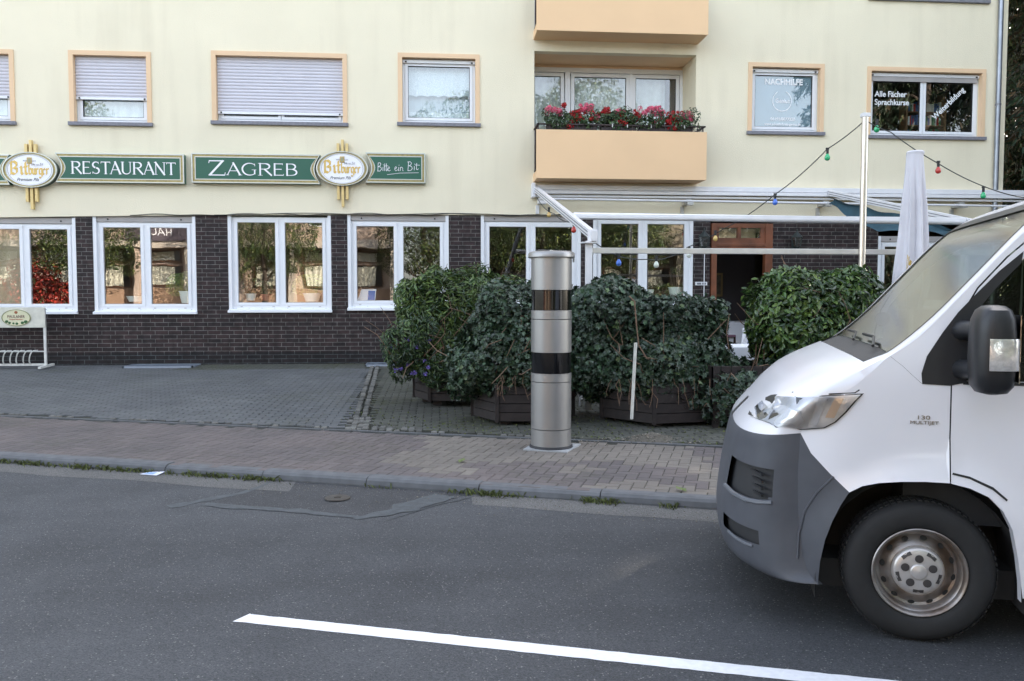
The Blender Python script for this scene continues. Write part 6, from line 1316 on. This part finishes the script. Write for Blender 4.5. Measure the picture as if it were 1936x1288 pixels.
def conifer(name, label, base, H, Rm, n, seed):
    """whorls of drooping boughs, each bough hung with needle sprays"""
    T = thing(name, label, 'tree', base, 0, 'conifers beyond the right end of the building'); r = random.Random(seed); x0, y0, z0 = base; b = MB()
    b.tube([(x0, y0, z0-.1), (x0+.05, y0, z0+H*.5), (x0, y0, z0+H)], [.26, .17, .02], 10); vs = []; fs = []; ms = []; nb = int(H*9)
    for k in range(nb):
        t = (k+r.random())/nb; z = z0+.7+(H-.9)*t; a = r.uniform(0, 6.28); L_ = Rm*(1-t)**.75*r.uniform(.75, 1.05)+.25; d = Vector((math.cos(a), math.sin(a), 0)); P_ = [Vector((x0, y0, z))]
        for q in range(1, 6): s_ = q/5; P_.append(Vector((x0, y0, z))+d*L_*s_+Vector((0, 0, .10*L_*math.sin(math.pi*s_)-.28*L_*s_*s_)))
        b.tube(P_, [.035*(1-q/6.2) for q in range(6)], 4, cap=False)
        m = int(n/nb)
        for _ in range(m):
            s_ = r.random()**.6; i = min(4, int(s_*5)); p = P_[i].lerp(P_[i+1], s_*5-i); sd = Vector((-d.y, d.x, 0)); p = p+sd*r.gauss(0, .16*L_*(1-s_*.5))*.8+Vector((0, 0, -abs(r.gauss(0, .14))))
            put_leaf(vs, fs, ms, p, Vector((r.gauss(0, .6), r.gauss(0, .6), 1)) if r.random() < .5 else Vector((r.gauss(0, 1), r.gauss(0, 1), .2)), d+Vector((r.gauss(0, .5), r.gauss(0, .5), -1.1)), leaf_lance(r.uniform(.10, .22)), r.choices((0, 1, 2), (5, 1.4, 2))[0], .05)
    b.build('trunk', mat('tree_bark', (.06, .045, .035), .9, var=.4, vs=10, bump=.7, bs=25), T); c = MB(); c.v = vs; c.f = fs; c.m = ms; c.sm = [False]*len(fs); c.build('crown', CON, T); return T
cA = conifer('conifer', 'tall dark conifer with brownish drooping twigs just beyond the downpipe', (14.5, 17.8, .1), 13.5, 3.3, 21000, 61)
for loc, ro, sc_, lb in (((16.2, 15.0, .1), 2.1, (1.3, 1.3, 1.5), 'unseen taller conifer added in front of the first one to shade the road'), ((20.4, 14.3, .1), 4.0, (1.4, 1.4, 1.5), 'unseen broad conifer, third in the row added to shade the road'),  # row of unseen conifers added to keep the sun off road and van
    ((18.3, 16.6, .1), 5.1, (1.5, 1.5, 1.55), 'unseen big conifer behind the second one, added to shade the road'), ((15.4, 13.2, .1), .7, (.9, .9, 1.35), 'unseen conifer at the left end of the row added to shade the road'), ((24.5, 13.2, .1), 1.0, (1.5, 1.5, 1.5), 'unseen last conifer at the right end of the row added for shade'),
    ((15.7, 21.2, .1), 3.0, (1., 1., 1.05), 'conifer standing directly behind the one next to the downpipe'), ((18.6, 25.2, .1), .4, (1.3, 1.3, 1.6), 'conifer filling the gap farther back behind the corner'), ((14.3, 20.4, .1), 4.4, (.65, .65, 1.35), 'slim conifer by the side wall of the building, added against stray sun'), ((13.5, 16.3, .1), 1.9, (.5, .5, 1.2), 'slim conifer nearest to the downpipe, added against stray sun'), ((15.3, 16.8, .1), 3.6, (.95, .95, 1.4), 'dense conifer between the first and the taller one, added against stray sun'), ((22.6, 30.5, .1), 2.4, (1.6, 1.6, 2.2), 'farthest conifer seen through the gap at the building corner')): copy_tree(cA, loc, ro, sc_, lb)  # the slim and dense copies are added to plug sun leaks past the corner
# ------------------------------------------------------------------ houses and trees across the street: what the windows mirror
def across(name, label, x0, x1, y, H, walls, lower, trim):
    T = thing(name, label, 'house', ((x0+x1)/2, y, .12)); W_ = mat(name+'_render', walls, .9, var=.06, vs=1); LW = mat(name+'_plinth', lower, .9); TR = mat(name+'_trim', trim, .8)
    MB().box(x0, x1, y-9, y, .12, H).build('wall', W_, T); MB().box(x0-.02, x1+.02, y, y+.06, .12, 2.05).build('plinth', LW, T)
    MB().add([(x0-.5, y+.7, H), (x1+.5, y+.7, H), (x1+.5, y-4.5, H+3), (x0-.5, y-4.5, H+3), (x0-.5, y-9.5, H), (x1+.5, y-9.5, H)], [(0, 1, 2, 3), (3, 2, 5, 4), (0, 3, 4), (1, 5, 2), (0, 4, 5, 1)]).build('roof', mat('brown_roof', (.13, .06, .04), .8), T)
    b = MB(); b.box(x0-.2, x1+.2, y, y+.9, 4.25, 4.6); b.build('canopy', TR, T); n = int((x1-x0)/2.4); st = (x1-x0)/n
    for k in range(n+1): x = x0+k*st; MB().box(x-.13, x+.13, y+.0, y+.8, .12, 4.25).build('pillar', W_ if k % 2 else TR, T)
    for k in range(n):
        x = x0+(k+.5)*st
        for z0_, z1_ in ((2.15, 3.35), (3.5, 4.15)):
            f = MB().ring([(x-.8, z0_), (x+.8, z0_), (x+.8, z1_), (x-.8, z1_)], [(x-.74, z0_+.06), (x+.74, z0_+.06), (x+.74, z1_-.06), (x-.74, z1_-.06)], y+.10, y+.02).build('window', mat('brown_window_frame', (.14, .07, .04), .5), T)
            MB().box(x-.74, x+.74, y+.03, y+.035, z0_+.06, z1_-.06).build('dark_pane', mat('far_glass', (.02, .025, .03), .06), f); c = MB(); vs = []
            for i in range(25): xx = x-.7+1.1*i/24; vs += [(xx, y+.055+.02*math.sin(i*1.3), z0_+.08), (xx, y+.055+.02*math.sin(i*1.3), z1_-.1)]
            c.add(vs, [(2*i, 2*i+1, 2*i+3, 2*i+2) for i in range(24)], 0, True).build('curtain', mat('far_curtain', (.62, .62, .52), .9), f)
        for z0_ in (5.5,):
            f = MB().box(x-.55, x+.55, y+.0, y+.05, z0_, z0_+1.2).build('window', WHITE, T); MB().box(x-.48, x+.48, y+.05, y+.055, z0_+.07, z0_+1.13).build('pane', mat('far_glass', (.02, .025, .03), .06), f)
    return T
hA = across('pink_house', 'low pinkish house with curtained windows across the street, mirrored in the windows', -24, -2.5, -12.2, 7.6, (.54, .43, .36), (.40, .27, .19), (.56, .50, .43))
text('shop_lettering', 'KRISTALLHAUS', .62, (-13.0, -11.0, 4.0), SIGNW, hA, xa=(-1, 0, 0)) if False else None
MB().box(-16.4, -11.2, -11.28, -11.2, 4.62, 5.45).build('sign_board', mat('far_sign', (.12, .10, .12), .6), hA)
text('sign_lettering', 'HAUS', .5, (-14.6, -11.19, 5.03), SIGNW, hA, xa=(-1, 0, 0))
hB = across('cream_house', 'cream house across the street behind the trees', 1.5, 22, -15.5, 6.6, (.36, .32, .25), (.30, .23, .18), (.25, .21, .17))
GLF = [leafm('street_tree_leaf', (.045, .085, .020), rough=.5), leafm('street_tree_leaf_bright', (.12, .15, .03), rough=.5), leafm('street_tree_leaf_dark', (.022, .045, .015), rough=.5)]
tA = tree('street_tree', 'leafy street tree opposite the balcony, mirrored in its windows', 'tree', (5.5, -10.5, .12), 12, [(5.5, -10.5, 7.6, 3.3, 2.6, 3.8), (4.0, -10, 5.4, 2.4, 2.0, 2.2), (7.3, -10.5, 5.6, 2.3, 2.2, 2.4), (5.6, -10.2, 11.0, 1.7, 1.6, 1.8)], 26000, .13, GLF, 71, wts=(4, 2.4, 3), group='trees across the street')
copy_tree(tA, (10.6, -11.5, .12), 2.0, .98, 'second leafy street tree opposite the restaurant door'); copy_tree(tA, (18.5, -10.5, .12), 4.1, (1.05, 1.05, .68), 'leafy tree opposite the right end of the building')
copy_tree(tA, (8.4, -12.6, .12), 3.3, (1.1, 1.1, 1.16), 'taller leafy tree behind the one opposite the balcony'); copy_tree(tA, (2.2, -12.0, .12), .6, (.95, .95, 1.02), 'leafy tree between the pink and the cream house'); copy_tree(tA, (-.8, -10.6, .12), 1.1, (.85, .85, .9), 'smaller leafy tree opposite the oval emblem'); copy_tree(tA, (-8.9, -9.8, .12), 3.0, (.72, .72, .88), 'low leafy tree in front of the pink house'); copy_tree(tA, (-17.8, -9.6, .12), 5.0, (.85, .85, .9), 'leafy tree at the left part of the pink house'); copy_tree(cA, (27.2, -11, .12), 2.6, (2.0, 2.0, 2.3), 'very tall conifer across the street opposite the right corner of the building'); copy_tree(cA, (29.0, -14, .12), .9, (1.9, 1.9, 2.3), 'tall conifer across the street behind the very tall one'); copy_tree(cA, (25.6, -15, .12), 3.9, (2.0, 2.0, 2.2), 'tall conifer across the street at the back of the group'); copy_tree(cA, (24.6, -13, .12), 1.6, (1.6, 1.6, 2.0), 'tall conifer across the street beside the very tall one'); copy_tree(tA, (-25.5, -11, .12), .4, .8, 'leafy tree beyond the left end of the pink house')
tree('sun_block_tree', 'unseen broadleaf tree added so its high crown blocks sun past the building corner', 'tree', (16.2, 19.4, .1), 18, [(13.6, 18.4, 11.3, 1.3, 1.2, 2.4), (13.0, 17.4, 10.6, .9, .7, 1.8), (15.6, 18.6, 12.9, 3.1, 2.8, 2.8), (18.5, 17.5, 13, 3.2, 3, 3.2), (14.6, 20, 13.8, 2.2, 2.4, 2.6), (17, 16, 15.5, 3, 3, 2.5)], 24000, .24, GLF, 77, wts=(4, 2, 3), limbs=6)  # added out of view: crown masses placed to stop sun leaking onto the road
T = thing('hedge', 'clipped hedge in front of the cream house across the street', 'hedge', (8, -9.3, .12)); foliage('leaves', ell([(3.5+1.6*i, -9.4, 1.2, 1.0, .6, 1.15) for i in range(8)], nz=.12), 12000, leaf_quad, .12, GLF, T, 81, wts=(4, 1, 3))
T = thing('red_shrub', 'dark red leaved shrub across the street, mirrored in the leftmost window', 'shrub', (-20.2, -10, .12)); foliage('leaves', ell([(-20.4, -10, 1.9, 1.3, .8, 1.5), (-19.4, -10, 1.3, 1.0, .7, 1.2)], nz=.2), 3500, leaf_quad, .2, [leafm('red_leaf', (.45, .05, .035)), leafm('red_leaf_dark', (.25, .04, .03)), GLF[0]], T, 91, wts=(5, 3, 1)); hang(T, (-20.5, -19.9), -10, 1.2, 1.6, 8, 3)
for pl in (): pass
